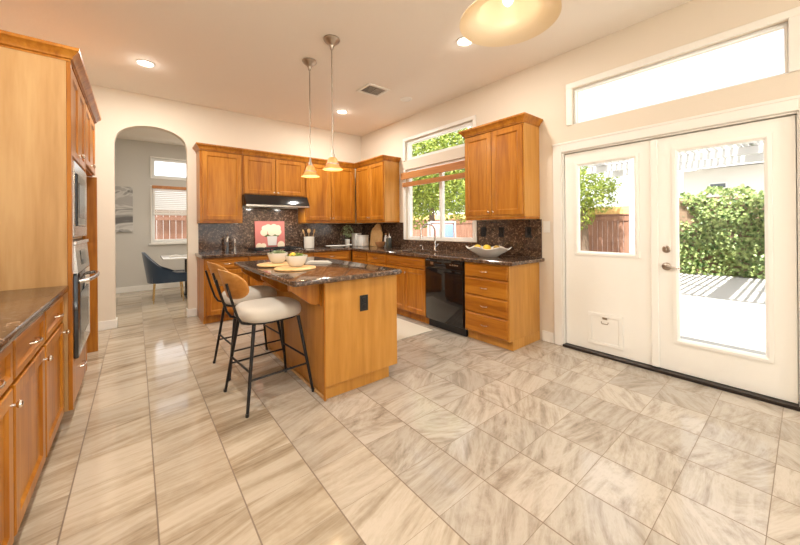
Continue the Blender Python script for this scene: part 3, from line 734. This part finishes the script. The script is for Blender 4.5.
for x, y, k in ((.09, 2.05, 1.25), (.2, .3, 1.5), (.2, -1.8, 1), (2.3, -2.0, 1)): downlight(x, y, 'recessed downlight added out of view to brighten the room', 'added downlights overhead', LAMP_W*k)  # unseen downlights, added for more light in the room
vt = thing('ceiling_vent', 'square white air vent in the kitchen ceiling', 'vent', (2.425, 3.55, CZ), 0)
v = MB()
for a in ((-.17, .17, -.15, -.11), (-.17, .17, .11, .15), (-.17, -.13, -.11, .11), (.13, .17, -.11, .11)): v.box(a[0], a[1], a[2], a[3], -.012, -.001, .003)
v.build('frame', 'white_paint', vt)
MB().box(-.129, .129, -.109, .109, -.003, -.001).build('backing', 'vent_grey', vt)
v = MB()
for k in range(7):
    y = -.093+k*.031; v.loft([[(x, y-.006, -.0115), (x, y+.004, -.0045), (x, y+.006, -.0045), (x, y-.004, -.0115)] for x in (-.128, -.01)])
for k in range(6):
    x = .012+k*.021; v.loft([[(x-.008, y, -.0115), (x+.006, y, -.0045), (x+.008, y, -.0045), (x-.006, y, -.0115)] for y in (-.108, .108)])
v.build('louvres', 'white_paint', vt)

def pendant(x, y, label):
    t = thing('pendant_lamp', label, 'pendant lamp', (x, y, CZ))
    MB().lathe([(.076, -.001), (.078, -.012), (.070, -.026), (.030, -.056), (.020, -.075), (.014, -.10), (.009, -.105)], (0,0,0), 24).build('canopy', 'nickel', t)
    MB().tube([(0, 0, -.10), (0, 0, -1.09)], .0065, 8).build('rod', 'nickel', t)
    MB().lathe([(.009, -1.05), (.012, -1.085), (.020, -1.10), (.024, -1.13), (.026, -1.15)], (0,0,0), 18).build('socket', 'nickel', t)
    pr = [(.026, -1.125), (.036, -1.128), (.050, -1.145), (.061, -1.175), (.066, -1.195), (.078, -1.215), (.108, -1.238), (.109, -1.243), (.076, -1.222), (.061, -1.197), (.056, -1.175), (.046, -1.15), (.034, -1.133), (.026, -1.13)]
    pr = [(max(r*.88, .024), z) for r, z in pr]
    s = MB().lathe(pr, (0,0,0), 32, False, False).build('shade', 'shade_amber', t)
    MB().lathe([(.0588, -1.184), (.0605, -1.188), (.0605, -1.194), (.0600, -1.197)], (0,0,0), 32, False, False).build('band', 'nickel', s)
    MB().ball((0, 0, -1.19), .024, sz=1.35).build('bulb', 'bulb_lit', t)
    lamp('pendant_glow', t, (0, 0, -1.228), 'POINT', 2.0, (1, .80, .50), .02)
pendant(1.462, 3.345, 'brushed metal pendant lamp hanging farther over the island')
pendant(1.458, 2.825, 'brushed metal pendant lamp hanging nearer over the island')

# large bell pendant over the breakfast corner
bz = 2.2
t = thing('bell_pendant', 'large glowing amber glass bell lamp at the top of the picture', 'pendant lamp', (1.325, .848, bz))
MB().tube([(0, 0, .25), (0, 0, CZ-bz-.03)], .009, 8).build('rod', 'nickel', t)
MB().lathe([(.012, .80), (.02, .805), (.07, .835), (.075, CZ-bz-.001)], (0,0,0), 24).build('canopy', 'nickel', t)
pr = [(.03, .22), (.06, .215), (.10, .18), (.125, .12), (.135, .06), (.155, .03), (.20, .008), (.218, .0), (.219, -.006), (.198, .0), (.15, .02), (.128, .052), (.117, .115), (.093, .17), (.06, .2), (.03, .205)]
MB().lathe(pr, (0,0,0), 48, False, False).build('shade', 'shade_glass', t)
MB().lathe([(.033, .27), (.036, .22), (.03, .16)], (0,0,0), 20).build('socket', 'nickel', t)
MB().ball((0, 0, .10), .026, sz=1.5).build('bulb', 'bell_bulb', t)
lamp('bell_glow', t, (0, 0, .02), 'POINT', .30, (1, .88, .68), .035)

# ================================================================== STOOLS
def make_stool(label, loc, rz):
    t = thing('bar_stool', label, 'bar stool', loc, rz, 'bar stools at the island')
    n = 40
    def outline(sc, z, k):
        pts = []
        for i in range(n):
            a = 2*PI*i/n; c, s_ = math.cos(a), math.sin(a)
            ex = .62 if c > 0 else .75
            x = .225*math.copysign(abs(c)**ex, c); y = .215*math.copysign(abs(s_)**.72, s_)
            y *= (1-.10*(x/.225)) if x < 0 else 1-.02
            pts.append((x*sc, y*sc, z))
        return pts
    MB().loft([outline(s_, z, 0) for s_, z in ((.80, .592), (.93, .594), (.99, .607), (1.0, .63), (.99, .652), (.95, .672), (.86, .687), (.70, .694), (.35, .697))]).build('seat', 'cream_fabric', t, ang=60)
    MB().loft([outline(s_, z, 0) for s_, z in ((.84, .578), (.86, .578), (.86, .591), (.84, .591))]).build('seat_frame', 'stool_metal', t)
    for sx in (-1, 1):
        for sy in (-1, 1):
            l = MB().tube([(sx*.165, sy*.155, .585), (sx*.24, sy*.235, .02)], .0115, 10, [.013, .010]).build('leg', 'stool_metal', t)
            MB().lathe([(.011, 0), (.013, .004), (.012, .022)], (sx*.243, sy*.238, 0), 10).build('foot', 'black_plastic', l)
    f = .585-.235; q = lambda sx, sy, z: (sx*(.165+(.585-z)/.565*.075), sy*(.155+(.585-z)/.565*.08), z)
    for a, b_, z in (((-1,-1), (1,-1), .22), ((-1,1), (1,1), .22), ((-1,-1), (-1,1), .27), ((1,-1), (1,1), .27)):
        MB().tube([q(*a, z), q(*b_, z)], .0075, 8).build('footrest_bar', 'stool_metal', t)
    for sy in (-1, 1):
        pts = [(.02, sy*.10, .584), (-.12, sy*.115, .582), (-.185, sy*.118, .583), (-.235, sy*.12, .60), (-.262, sy*.121, .645), (-.292, sy*.122, .74), (-.332, sy*.122, .885)]
        MB().tube(pts, .009, 10).build('back_upright', 'stool_metal', t)
    # curved oval wooden back
    loops = []; N, Mr = 36, 9
    def pt(u, v, off):
        y = u*.225; x = -.313+(y*y)/.62 - v*.032 + off
        return (x, y, .866+v*.105)
    fr = MB(); front = []; back = []
    rad = [1.0, .97, .8, .55, .3, .08]
    def ring(rr, off): 
        out = []
        for i in range(N):
            a = 2*PI*i/N; c, s_ = math.cos(a), math.sin(a)
            out.append(pt(rr*math.copysign(abs(c)**.75, c), rr*math.copysign(abs(s_)**.85, s_), off))
        return out
    fr.loft([ring(.08, .014), ring(.3, .014), ring(.6, .014), ring(.9, .014), ring(.985, .012), ring(1.0, .008), ring(1.0, .004), ring(.985, .001), ring(.9, 0), ring(.6, 0), ring(.3, 0), ring(.08, 0)])
    fr.build('backrest', 'wood_seatback', t, ang=50)
    return t
s1 = make_stool('near cream seat bar stool with rounded wooden back', (.79, 2.605, 0), math.radians(5))
s2 = copy_tree(s1); s2.location = (.82, 3.265, 0); s2.rotation_euler.z = math.radians(4)
s2['label'] = 'far cream seat bar stool partly hidden behind the near one'

# ================================================================== COUNTER ITEMS
C1 = CT1+.001
# picture of flowers
pc = thing('flower_painting', 'pink painting of cream flowers leaning behind the cooktop', 'painting', (1.70, 5.478, CT1+.001))
tl = Matrix.Translation((0, 0, .008)) @ Matrix.Rotation(math.radians(-4), 4, 'X')
cv = MB().box(-.235, .235, -.012, .012, .0, .455, .003); cv.xf(tl); cvo = cv.build('canvas', 'canvas_pink', pc)
def disc(mb, x, z, r, y, n=14, sq=1):
    mb.loft([[(x+r*math.cos(2*PI*k/n), yy, z+sq*r*math.sin(2*PI*k/n)) for k in range(n)] for yy in (y, y-.0012)])
for i, (x, z, r_) in enumerate([(-.10, .27, .055), (-.03, .345, .06), (.06, .35, .06), (.12, .28, .06), (.02, .275, .06), (-.085, .335, .05), (.125, .345, .045), (-.18, .055, .05), (-.115, .055, .045), (.165, .065, .06)]):
    fl = MB(); disc(fl, x, z, r_, -.0125-.0013*i); disc(fl, x, z, r_*.3, -.0138-.0013*i); fl.xf(tl); fl.build('painted_flower', 'petal', cvo)
for x, z, r_ in [(-.06, .22, .04), (.10, .22, .04), (.02, .21, .05)]:
    lf = MB(); disc(lf, x, z, r_, -.0122, sq=.6); lf.xf(tl); lf.build('painted_leaf', 'leaf_paint', cvo)
va = MB().prism([(-.04, .06), (.09, .06), (.105, .21), (-.055, .21)], 'y', -.0242, -.0125); va.xf(tl); va.build('painted_vase', 'vase_paint', cvo)
# mills
pm = thing('pepper_mill', 'tall dark steel mill on the back counter near the arch', 'mill', (1.045, 5.36, C1))
MB().lathe([(.022, 0), (.022, .02), (.016, .06), (.018, .12), (.021, .15)], (0,0,0), 18).build('body', 'grey_side', pm)
MB().lathe([(.020, .151), (.020, .20), (.014, .225), (.006, .24), (.012, .25), (.004, .262)], (0,0,0), 18).build('head', 'steel', pm)
pm = thing('salt_mill', 'shorter silver mill beside the dark one', 'mill', (1.145, 5.36, C1))
MB().lathe([(.022, 0), (.022, .02), (.017, .05), (.019, .11), (.021, .13)], (0,0,0), 18).build('body', 'steel', pm)
MB().lathe([(.020, .131), (.020, .17), (.012, .19), (.004, .205)], (0,0,0), 18).build('head', 'steel', pm)
# crock with spoons
cr = tag(MB().lathe([(.072, 0), (.082, .006), (.085, .10), (.085, .195), (.080, .198), (.077, .19), (.075, .02), (.01, .018)], (2.30, 5.34, C1), 26).build('utensil_crock', 'crock_glaze'), 'white crock of wooden utensils right of the cooktop', 'crock')
for i, (dx, dy, lx, ly, lb) in enumerate([(-.02, .0, -.30, .0, 'wooden spoon leaning left in the white crock'), (.0, .01, .03, .05, 'wooden spoon standing upright in the white crock'), (.02, .0, .28, .0, 'wooden spoon leaning right in the white crock')]):
    s = thing('wooden_spoon', lb, 'spoon', (2.30+dx, 5.34+dy, C1+.022), 0, 'wooden spoons in the crock')
    d = Vector((lx, ly, 1)).normalized(); e = d*.27
    MB().tube([(0, 0, 0), tuple(d*.24)], .006, 8).build('shaft', 'board_wood', s)
    h = MB().ball((0, 0, 0), .030, sx=1, sy=.35, sz=1.35); h.xf(Matrix.Translation(d*.275) @ d.to_track_quat('Z', 'Y').to_matrix().to_4x4()); h.build('bowl', 'board_wood', s)
# platter
pl = thing('serving_dish', 'low white leaf shaped dish on the back counter', 'dish', (2.73, 5.16, C1), -.25)
MB().lathe([(.5, 0), (.62, .012), (1.0, .034), (.97, .038), (.6, .018), (.1, .014)], (0,0,0), 28, sx=.2, sy=.09).xf(Matrix.Identity(4)).build('dish', 'ceramic', pl)
MB().tube([(.18, 0, .034), (.23, 0, .045), (.27, 0, .04)], .011, 8).build('handle', 'ceramic', pl)
# small plant
pp = thing('potted_plant', 'small leafy plant in a white pot near the corner', 'plant', (3.04, 5.33, C1))
pot = MB().lathe([(.034, 0), (.036, .004), (.046, .13), (.042, .132), (.038, .115), (.01, .114)], (0,0,0), 22).build('pot', 'ceramic', pp)
MB().tube([(0, 0, .112), (.004, 0, .2), (-.003, .004, .28)], .006, 6).build('stem', 'bark', pp)
def leaves(mb, cen, rad, n, size, sphere=True, sq=(1,1,1), up=.3):
    for _ in range(n):
        while True:
            p = Vector((random.uniform(-1,1), random.uniform(-1,1), random.uniform(-1,1)))
            if p.length < 1: break
        p = p.normalized()*(p.length**.45)
        c = Vector(cen)+Vector((p.x*rad*sq[0], p.y*rad*sq[1], p.z*rad*sq[2]))
        d = (p+Vector((random.uniform(-.8,.8), random.uniform(-.8,.8), random.uniform(-.5,.9)))).normalized()
        a = d.cross(Vector((random.uniform(-1,1), random.uniform(-1,1), random.uniform(-1,1)))).normalized(); b_ = d.cross(a)
        s_ = size*random.uniform(.6, 1.3); w = s_*.42
        mb.raw([c-a*s_, c-b_*w*.9+d*s_*.12, c+a*s_, c+b_*w*.9+d*s_*.12], [(0,1,2,3)])
    return mb
leaves(MB(), (0, 0, .28), .115, 130, .026, sq=(1, .8, 1)).build('foliage', 'leaf_sage', pp, smooth=False, recalc=False)
# canisters
for i, (x, y, w, h_, lb) in enumerate([(3.25, 5.36, .066, .24, 'taller white square canister in the counter corner'), (3.28, 5.18, .076, .205, 'shorter white square canister in front of the taller one')]):
    c = thing('square_canister', lb, 'canister', (x, y, C1), .15, 'white canisters')
    MB().box(-w, w, -w, w, 0, h_-.03, .008, 2).build('jar', 'ceramic', c)
    MB().box(-w*1.02, w*1.02, -w*1.02, w*1.02, h_-.029, h_, .006, 2).build('lid', 'ceramic', c)
# cutting boards leaning on the splash
for i, (y, wd_, h_, col, x, lb) in enumerate([(5.00, .13, .36, 'board_wood', 3.40, 'rounded wooden cutting board standing leftmost of three'), (4.90, .12, .415, 'board_wood', 3.375, 'tallest wooden cutting board standing in the middle of three'), (4.81, .11, .31, 'board_wood', 3.35, 'shortest wooden cutting board standing rightmost of three')]):
    pts = [(-wd_, .0), (wd_, .0)]+[(wd_*math.cos(a), h_-wd_+wd_*math.sin(a)) for a in [PI*k/14 for k in range(15)]]
    o = MB().prism(pts, 'x', -.009, .009); o.xf(Matrix.Translation((0, 0, .003)) @ Matrix.Rotation(math.radians(8), 4, 'Y'))
    o = o.build('cutting_board', 'board_wood', loc=(x, y, C1), ang=25); tag(o, lb, 'cutting board', 'cutting boards against the backsplash')
wb = tag(MB().lathe([(.045, 0), (.05, .004), (.085, .055), (.095, .10), (.09, .10), (.08, .06), (.04, .012), (.005, .01)], (3.27, 4.61, C1), 24).build('wooden_bowl', 'board_dark'), 'small dark wooden bowl beside the cutting boards', 'bowl')
ob = thing('oil_bottle', 'white bottle standing between wooden bowl and splash', 'bottle', (3.425, 4.66, C1))
MB().lathe([(.030, 0), (.032, .01), (.032, .16), (.02, .19), (.015, .21)], (0,0,0), 18).build('body', 'ceramic', ob)
MB().lathe([(.017, .211), (.017, .24), (.012, .245)], (0,0,0), 14).build('cap', 'board_dark', ob)
gj = thing('glass_jar', 'dark glass jar with steel lid left of the sink', 'jar', (3.27, 4.36, C1))
MB().lathe([(.045, 0), (.05, .008), (.05, .15), (.042, .17)], (0,0,0), 20).build('jar', 'jar_green', gj)
MB().lathe([(.044, .171), (.044, .195), (.014, .2), (.016, .235), (.004, .24)], (0,0,0), 20).build('lid', 'steel', gj)

# fruit bowl
fb = thing('fruit_bowl', 'wide white wavy fruit bowl on the counter end', 'bowl', (3.18, 2.33, C1))
n = 48; L = []
for r_, z, wv in ((.11, .0, 0), (.12, .004, 0), (.18, .04, .004), (.25, .077, .011), (.288, .103, .015), (.281, .107, .015), (.24, .085, .011), (.17, .048, .004), (.10, .012, 0)):
    L.append([(r_*.62*math.cos(2*PI*i/n), r_*(1+wv*2*math.cos(6*2*PI*i/n))*math.sin(2*PI*i/n), z+wv*math.cos(6*2*PI*i/n+.6)*.9) for i in range(n)])
MB().loft(L).build('bowl', 'ceramic', fb)
for i, (x, y, z, m_, lb) in enumerate([(-.02, .13, .085, 'lemon', 'yellow lemon at the left end of the wavy fruit bowl'), (.03, .035, .085, 'lemon', 'yellow lemon in the middle of the wavy fruit bowl'), (-.055, -.035, .08, 'lemon', 'yellow lemon at the front of the wavy fruit bowl'), (.03, -.10, .082, 'pear', 'brown pear at the right of the lemons in the fruit bowl')]):
    o = MB().ball((0,0,0), .037, sy=1.25, sz=.95)
    tag(o.build('lemon' if m_ == 'lemon' else 'pear', m_, loc=(3.18+x, 2.33+y, C1+z+.016), rot=(0, 0, i*.9)), lb, 'fruit', 'fruit in the wavy bowl')

# island setting
def place(x, y, blab, clab, glab, gr):
    bd = MB().lathe([(.166, 0), (.172, .004), (.172, .012), (.166, .016)], (0,0,0), 36).build('round_board', 'board_wood', loc=(x, y, C1)); tag(bd, blab, 'board', 'round boards on the island')
    bw = MB().lathe([(.046, 0), (.052, .004), (.074, .03), (.092, .082), (.094, .096), (.090, .096), (.086, .082), (.068, .035), (.04, .014), (.003, .012)], (0,0,0), 32).build('white_bowl', 'ceramic', loc=(x+.025, y+.04, C1+.017)); tag(bw, clab, 'bowl', 'white bowls on the island')
    g = MB(); leaves(g, (0, 0, .086), .076, 90, .026, sq=(1.05, 1.05, .35))
    g = g.build('salad_greens', 'leaf_sage' if gr else 'leaf_lime', loc=(x+.025, y+.04, C1+.017), smooth=False, recalc=False); tag(g, glab, 'salad', None, 'stuff')
place(1.06, 2.75, 'round wooden board nearest the counter corner of the island', 'white bowl on the nearer round board', 'mixed greens heaped in the nearer white bowl', False)
place(1.035, 3.16, 'round wooden board farther along the island', 'white bowl on the farther round board', 'pale leaves heaped in the farther white bowl', True)
tag(MB().ball((0,0,0), .028).build('cherry_tomato', 'lemon', loc=(1.045, 2.77, C1+.115)), 'small orange tomato on top of the nearer bowl', 'tomato')
nk = MB(); 
for k in range(4): nk.box(-.12+.006*k, .12-.01*k, -.055+.004*k, .055-.006*k, .001+k*.006, .006+k*.006, .0022)
tag(nk.build('folded_napkin', 'linen', loc=(1.40, 3.02, C1), rot=(0, 0, -.7)), 'folded grey linen napkin right of the nearer bowl', 'napkin')

# rug
rg = MB().box(1.98, 2.79, 2.85, 4.35, .001, .010, .003); rg = rg.build('kitchen_rug', 'rug_wool'); tag(rg, 'pale cream woven rug in front of the sink cabinet', 'rug')

# ================================================================== DINING NOOK
ch = thing('dining_chair', 'navy velvet dining chair with slim gold legs', 'chair', (.42, 7.02, 0), 0)
n = 20
def shell(mb, th):
    pass
sh = MB()
# bucket shell: back + arms swept as a U section rising toward the back
prof = []
U = []
for i in range(n+1):
    a = -PI*.5+PI*i/n   # from -y side round the back to +y side
    U.append(a)
def ub(a, r, z):
    # a=0 is the very back (-x)
    x = -.02-math.cos(a)*r*1.0 if True else 0
    return (x, math.sin(a)*r, z)
outer_b, outer_t, inner_t, inner_b = [], [], [], []
for side in (-1,):
    pts = []
path = [(.27, -.245)]+[(.12, -.25)]+[(-.06-.22*math.cos(a), .25*math.sin(a)) for a in U]+[(.12, .25), (.27, .245)]
def topz(x): 
    t_ = min(1, max(0, (.12-x)/.40)); return .50+.37*(t_**1.7)
ob_, ot_, it_, ib_ = [], [], [], []
for x, y in path:
    zt = topz(x); lean = -.075*max(0, (zt-.5)/.37)
    nrm = Vector((x+.06, y, 0)); nrm = nrm.normalized() if x < -.06 else Vector((0, 1 if y > 0 else -1, 0))
    ob_.append((x, y, .345)); ot_.append((x+lean, y, zt)); p = Vector((x, y, 0))-nrm*.045
    it_.append((p.x+lean, p.y, zt-.004)); ib_.append((p.x, p.y, .47))
m_ = len(path); fs = []
vs = ob_+ot_+it_+ib_
for k in range(3):
    for i in range(m_-1): fs.append((k*m_+i, k*m_+i+1, (k+1)*m_+i+1, (k+1)*m_+i))
for i in range(m_-1): fs.append((3*m_+i, 3*m_+i+1, i+1, i))
fs += [(0, m_, 2*m_, 3*m_), (m_-1, 4*m_-1, 3*m_-1, 2*m_-1)]
sh.raw(vs, fs).build('shell', 'navy_velvet', ch, ang=50)
MB().box(-.22, .27, -.205, .205, .345, .49, .03, 3).build('seat', 'navy_velvet', ch)
for sx, sy in ((-.20, -.17), (-.20, .17), (.22, -.17), (.22, .17)):
    MB().tube([(sx*.9, sy*.95, .35), (sx, sy, .0)], .011, 8, [.012, .008]).build('leg', 'brass', ch)
tb = thing('dining_table', 'white topped dining table just inside the arch', 'table', (1.10, 7.25, 0))
MB().box(-.75, .75, -.42, .42, .725, .75, .006, 2).build('tabletop', 'ceramic', tb)
for sx in (-.38, .5):
    MB().box(sx-.02, sx+.02, -.30, .30, .001, .03, .004).build('foot', 'iron', tb)
    MB().box(sx-.02, sx+.02, -.03, .03, .031, .724, .004).build('leg', 'iron', tb)
bk = thing('open_book', 'open white magazine lying on the dining table', 'magazine', (.66, 7.20, .751))
for s in (-1, 1):
    MB().loft([[(s*.002, y, .0), (s*.10, y, .0), (s*.20, y, .0), (s*.20, y, .012), (s*.10, y, .030), (s*.002, y, .014)] for y in (-.13, .13)]).build('page', 'linen', bk)
ar = thing('canvas_art', 'grey and white abstract canvas on the dining wall', 'artwork', (-.43, DY-.001, 1.20))
MB().box(-.38, .38, -.035, -.0005, 0, .9, .003).build('canvas', 'abstract_art', ar)
for x, y in ((.9, 6.7), (2.4, 7.6)): downlight(x, y, 'recessed downlight added to brighten the dining nook', 'added dining nook downlights', LAMP_W*1.0)  # unseen lamps added to lift the nook's brightness

# ================================================================== OUTSIDE
struct(MB().box(-20, WX+.155, -25, RY-.21, -.35, -.05).build('rear_ground', 'bounce_paving'), 'bright ground added behind the house to bounce sunlight indoors', 'patio')  # added reflector ground: throws sun through the rear windows to the ceiling
struct(MB().box(WX+.16, 40, -25, 40, -.35, -.05).build('ground', 'concrete'), 'sunlit pale concrete patio', 'patio')
# fence
fe = thing('wooden_fence', 'reddish brown board fence across the yard', 'fence', (12.0, 2.45, -.05))
b = MB(); n = 118
for k in range(n):
    y = k*.15; b.box(-.012, .012, y+.004, y+.146, .03, 1.62+.0*random.random(), .003)
b.build('boards', 'fence_wood', fe)
b = MB(); b.box(-.05, .05, 0, n*.15, 1.62, 1.66, .004); b.box(-.035, -.0125, 0, n*.15, 1.44, 1.60, .004); b.build('cap_rail', 'fence_wood', fe)
MB().box(-.02, .02, 0, n*.15, 1.661, 1.90, .003).build('top_board', 'board_wood', fe)
b = MB()
for k in range(9): b.box(.0125, .10, k*2.2-.045, k*2.2+.045, .0, 1.61)
b.build('posts', 'fence_wood', fe)
# ivy hedge on a garden wall
hg = thing('ivy_hedge', 'tall ivy covered garden wall seen through the full glass door', 'hedge', (12.0, -2.0, -.05))
MB().box(-.25, .15, -6, 4.4, 0, 2.02).build('garden_wall', 'earth', hg)
b = MB()
for _ in range(14000):
    y = random.uniform(-3.4, 4.45); z = 2.2*random.random()**.9
    bulge = .16*math.sin(y*2.1+z*1.3)+.12*math.sin(y*5.3-z*3.1); x = -.30-bulge*.8-random.random()*.16-.25*max(0, .35-z)
    if z > 2.0: x += random.random()*.5; z += .08*math.sin(y*4.2)+.06*math.sin(y*11)
    d = Vector((-1, random.uniform(-.7, .7), random.uniform(-.2, 1.0))).normalized()
    a = d.cross(Vector((random.uniform(-1,1), random.uniform(-1,1), random.uniform(-1,1)))).normalized(); c_ = d.cross(a); s_ = random.uniform(.028, .062)
    c = Vector((x, y, z)); b.raw([c-a*s_, c-c_*s_*.8+d*.012, c+a*s_, c+c_*s_*.8+d*.012], [(0,1,2,3)])
b.build('ivy', 'leaf_ivy', hg, smooth=False, recalc=False)
# pergola
pg = thing('pergola', 'white slatted patio pergola casting striped shade', 'pergola', (6.7, -3.2, -.05))
b = MB()
for k in range(60): y = k*.115; b.box(.0, 4.2, y, y+.052, 2.86, 2.90)
b.build('slats', 'pergola_paint', pg)
for x in (.12, 1.5, 2.9, 4.08):
    MB().box(x-.045, x+.045, -.1, 6.95, 2.70, 2.858, .004).build('beam', 'pergola_paint', pg)
for x, yy in ((.12, (.2, 5.12)), (4.08, (.2, 5.95))):
    for y in yy: MB().box(x-.05, x+.05, y-.05, y+.05, .0, 2.70, .004).build('post', 'pergola_paint', pg)
b = MB()
for y in (.3, 3.9, 6.6): b.box(0.0, 4.2, y-.12, y+.12, 2.902, 2.93)
b.build('rafter', 'pergola_paint', pg)
# neighbour house
nh = thing('neighbour_house', 'pale neighbouring house rising behind the ivy wall', 'house', (17.0, .5, -.05))
MB().box(0, 8, -9, 2.6, 0, 3.4).build('wall', 'stucco', nh)
MB().prism([(-.7, 3.35), (4, 5.0), (8.7, 3.35), (8.7, 3.5), (4, 5.2), (-.7, 3.5)], 'y', -9.6, 3.2).build('roof', 'roof_shingle', nh)
wf = MB(); frame_ring(wf, 1.35, 1.85, 2.62, 2.86, .04, -.05, -.001, 'x'); wf = wf.build('window', 'vinyl', nh)
MB().box(-.03, -.002, 1.39, 1.81, 2.66, 2.82).build('pane', 'dark_glass', wf)
# trees
def tree(x, y, h, blobs, label, leaf, n=1500, size=.09):
    t = thing('garden_tree', label, 'tree', (x, y, -.05), 0, 'trees beyond the windows')
    MB().tube([(0, 0, 0), (.05, .03, h*.4), (0, .06, h*.8)], .1, 10, [.13, .10, .05]).build('trunk', 'bark', t)
    b = MB()
    for bx, by, bz, r_ in blobs: leaves(b, (bx, by, bz), r_, int(n*r_*r_), size)
    b.build('crown', leaf, t, smooth=False, recalc=False)
tree(8.3, 8.5, 4.2, [(0, 0, 3.6, 1.5), (-.7, .9, 3.0, 1.0), (.5, -1.3, 4.2, 1.2), (-.6, -.9, 3.5, 1.0), (.2, 1.6, 4.0, 1.2), (0, -1.2, 2.1, .7), (.2, .9, 1.9, .7), (0, 0, 5.2, 1.3), (-.5, .2, 2.5, .9), (-.3, -1.2, 2.6, .9), (0, 1.2, 2.4, .8)], 'bright green tree filling the sink window', 'leaf_lime', 1300, .08)
tree(11.3, 4.5, 2.6, [(0, 0, 2.6, .75), (-.1, -.6, 2.75, .5), (0, -.45, 2.2, .5), (0, .5, 2.2, .7), (0, .3, 3.2, .65), (-.1, .2, 1.65, .5), (0, .9, 2.8, .7)], 'leafy green tree seen through the half glass door', 'leaf_lime', 2200, .06)
tree(16.5, 15.5, 5, [(0, 0, 4, 1.7), (0, 1.7, 3.7, 1.4), (-.4, -1.6, 3.6, 1.4), (0, -3.2, 3.8, 1.5), (.3, .3, 5.6, 1.4)], 'darker green tree standing beyond the wooden fence', 'leaf_dark', 600, .11)
tree(15, 8.0, 5, [(0, 0, 3.3, 1.4), (0, 1.6, 3.3, 1.3), (0, -1.0, 3.0, 1.0)], 'darker green tree beyond the fence, right of the other', 'leaf_dark', 600, .11)
# dining side yard fence
fd = thing('yard_fence', 'tan board fence outside the dining window', 'fence', (-3, 11.5, -.05))
b = MB()
for k in range(70): b.box(k*.15+.004, k*.15+.146, -.012, .012, .03, 1.85, .003)
b.build('boards', 'fence_wood', fd)
b = MB(); b.box(0, 10.5, -.05, -.0125, 1.55, 1.64); b.box(0, 10.5, -.05, -.0125, .5, .59); b.build('rail', 'fence_wood', fd)
struct(MB().box(-12, WX+.15, DY+.21, 40, -.35, -.05).build('yard_ground', 'concrete'), 'pale side yard paving', 'ground')
# garden chair outside the sink window
gc = thing('garden_chair', 'white high backed garden chair with blue cushion outside the sink window', 'garden chair', (5.25, 5.05, -.05), math.radians(-45))
for sx in (-.30, .30):
    for sy in (-.26, .26): MB().tube([(sx, sy, 0), (sx, sy, .98 if sy < 0 else 1.42)], .022, 8).build('leg', 'pergola_paint', gc)
MB().box(-.27, .27, -.24, .24, .62, .74, .03, 2).build('seat', 'pink_cloth', gc)
MB().box(-.02, .26, .16, .25, .76, 1.36, .03, 2).build('back_cushion', 'blue_cushion', gc)
MB().box(-.26, -.03, .17, .24, .90, 1.36, .03, 2).build('head_cushion', 'pink_cloth', gc)
for sx in (-.30, .30): MB().box(sx-.03, sx+.03, -.28, .26, .98, 1.02, .006).build('armrest', 'pergola_paint', gc)
MB().box(-.27, .27, .235, .265, 1.385, 1.43, .006).build('top_rail', 'pergola_paint', gc)
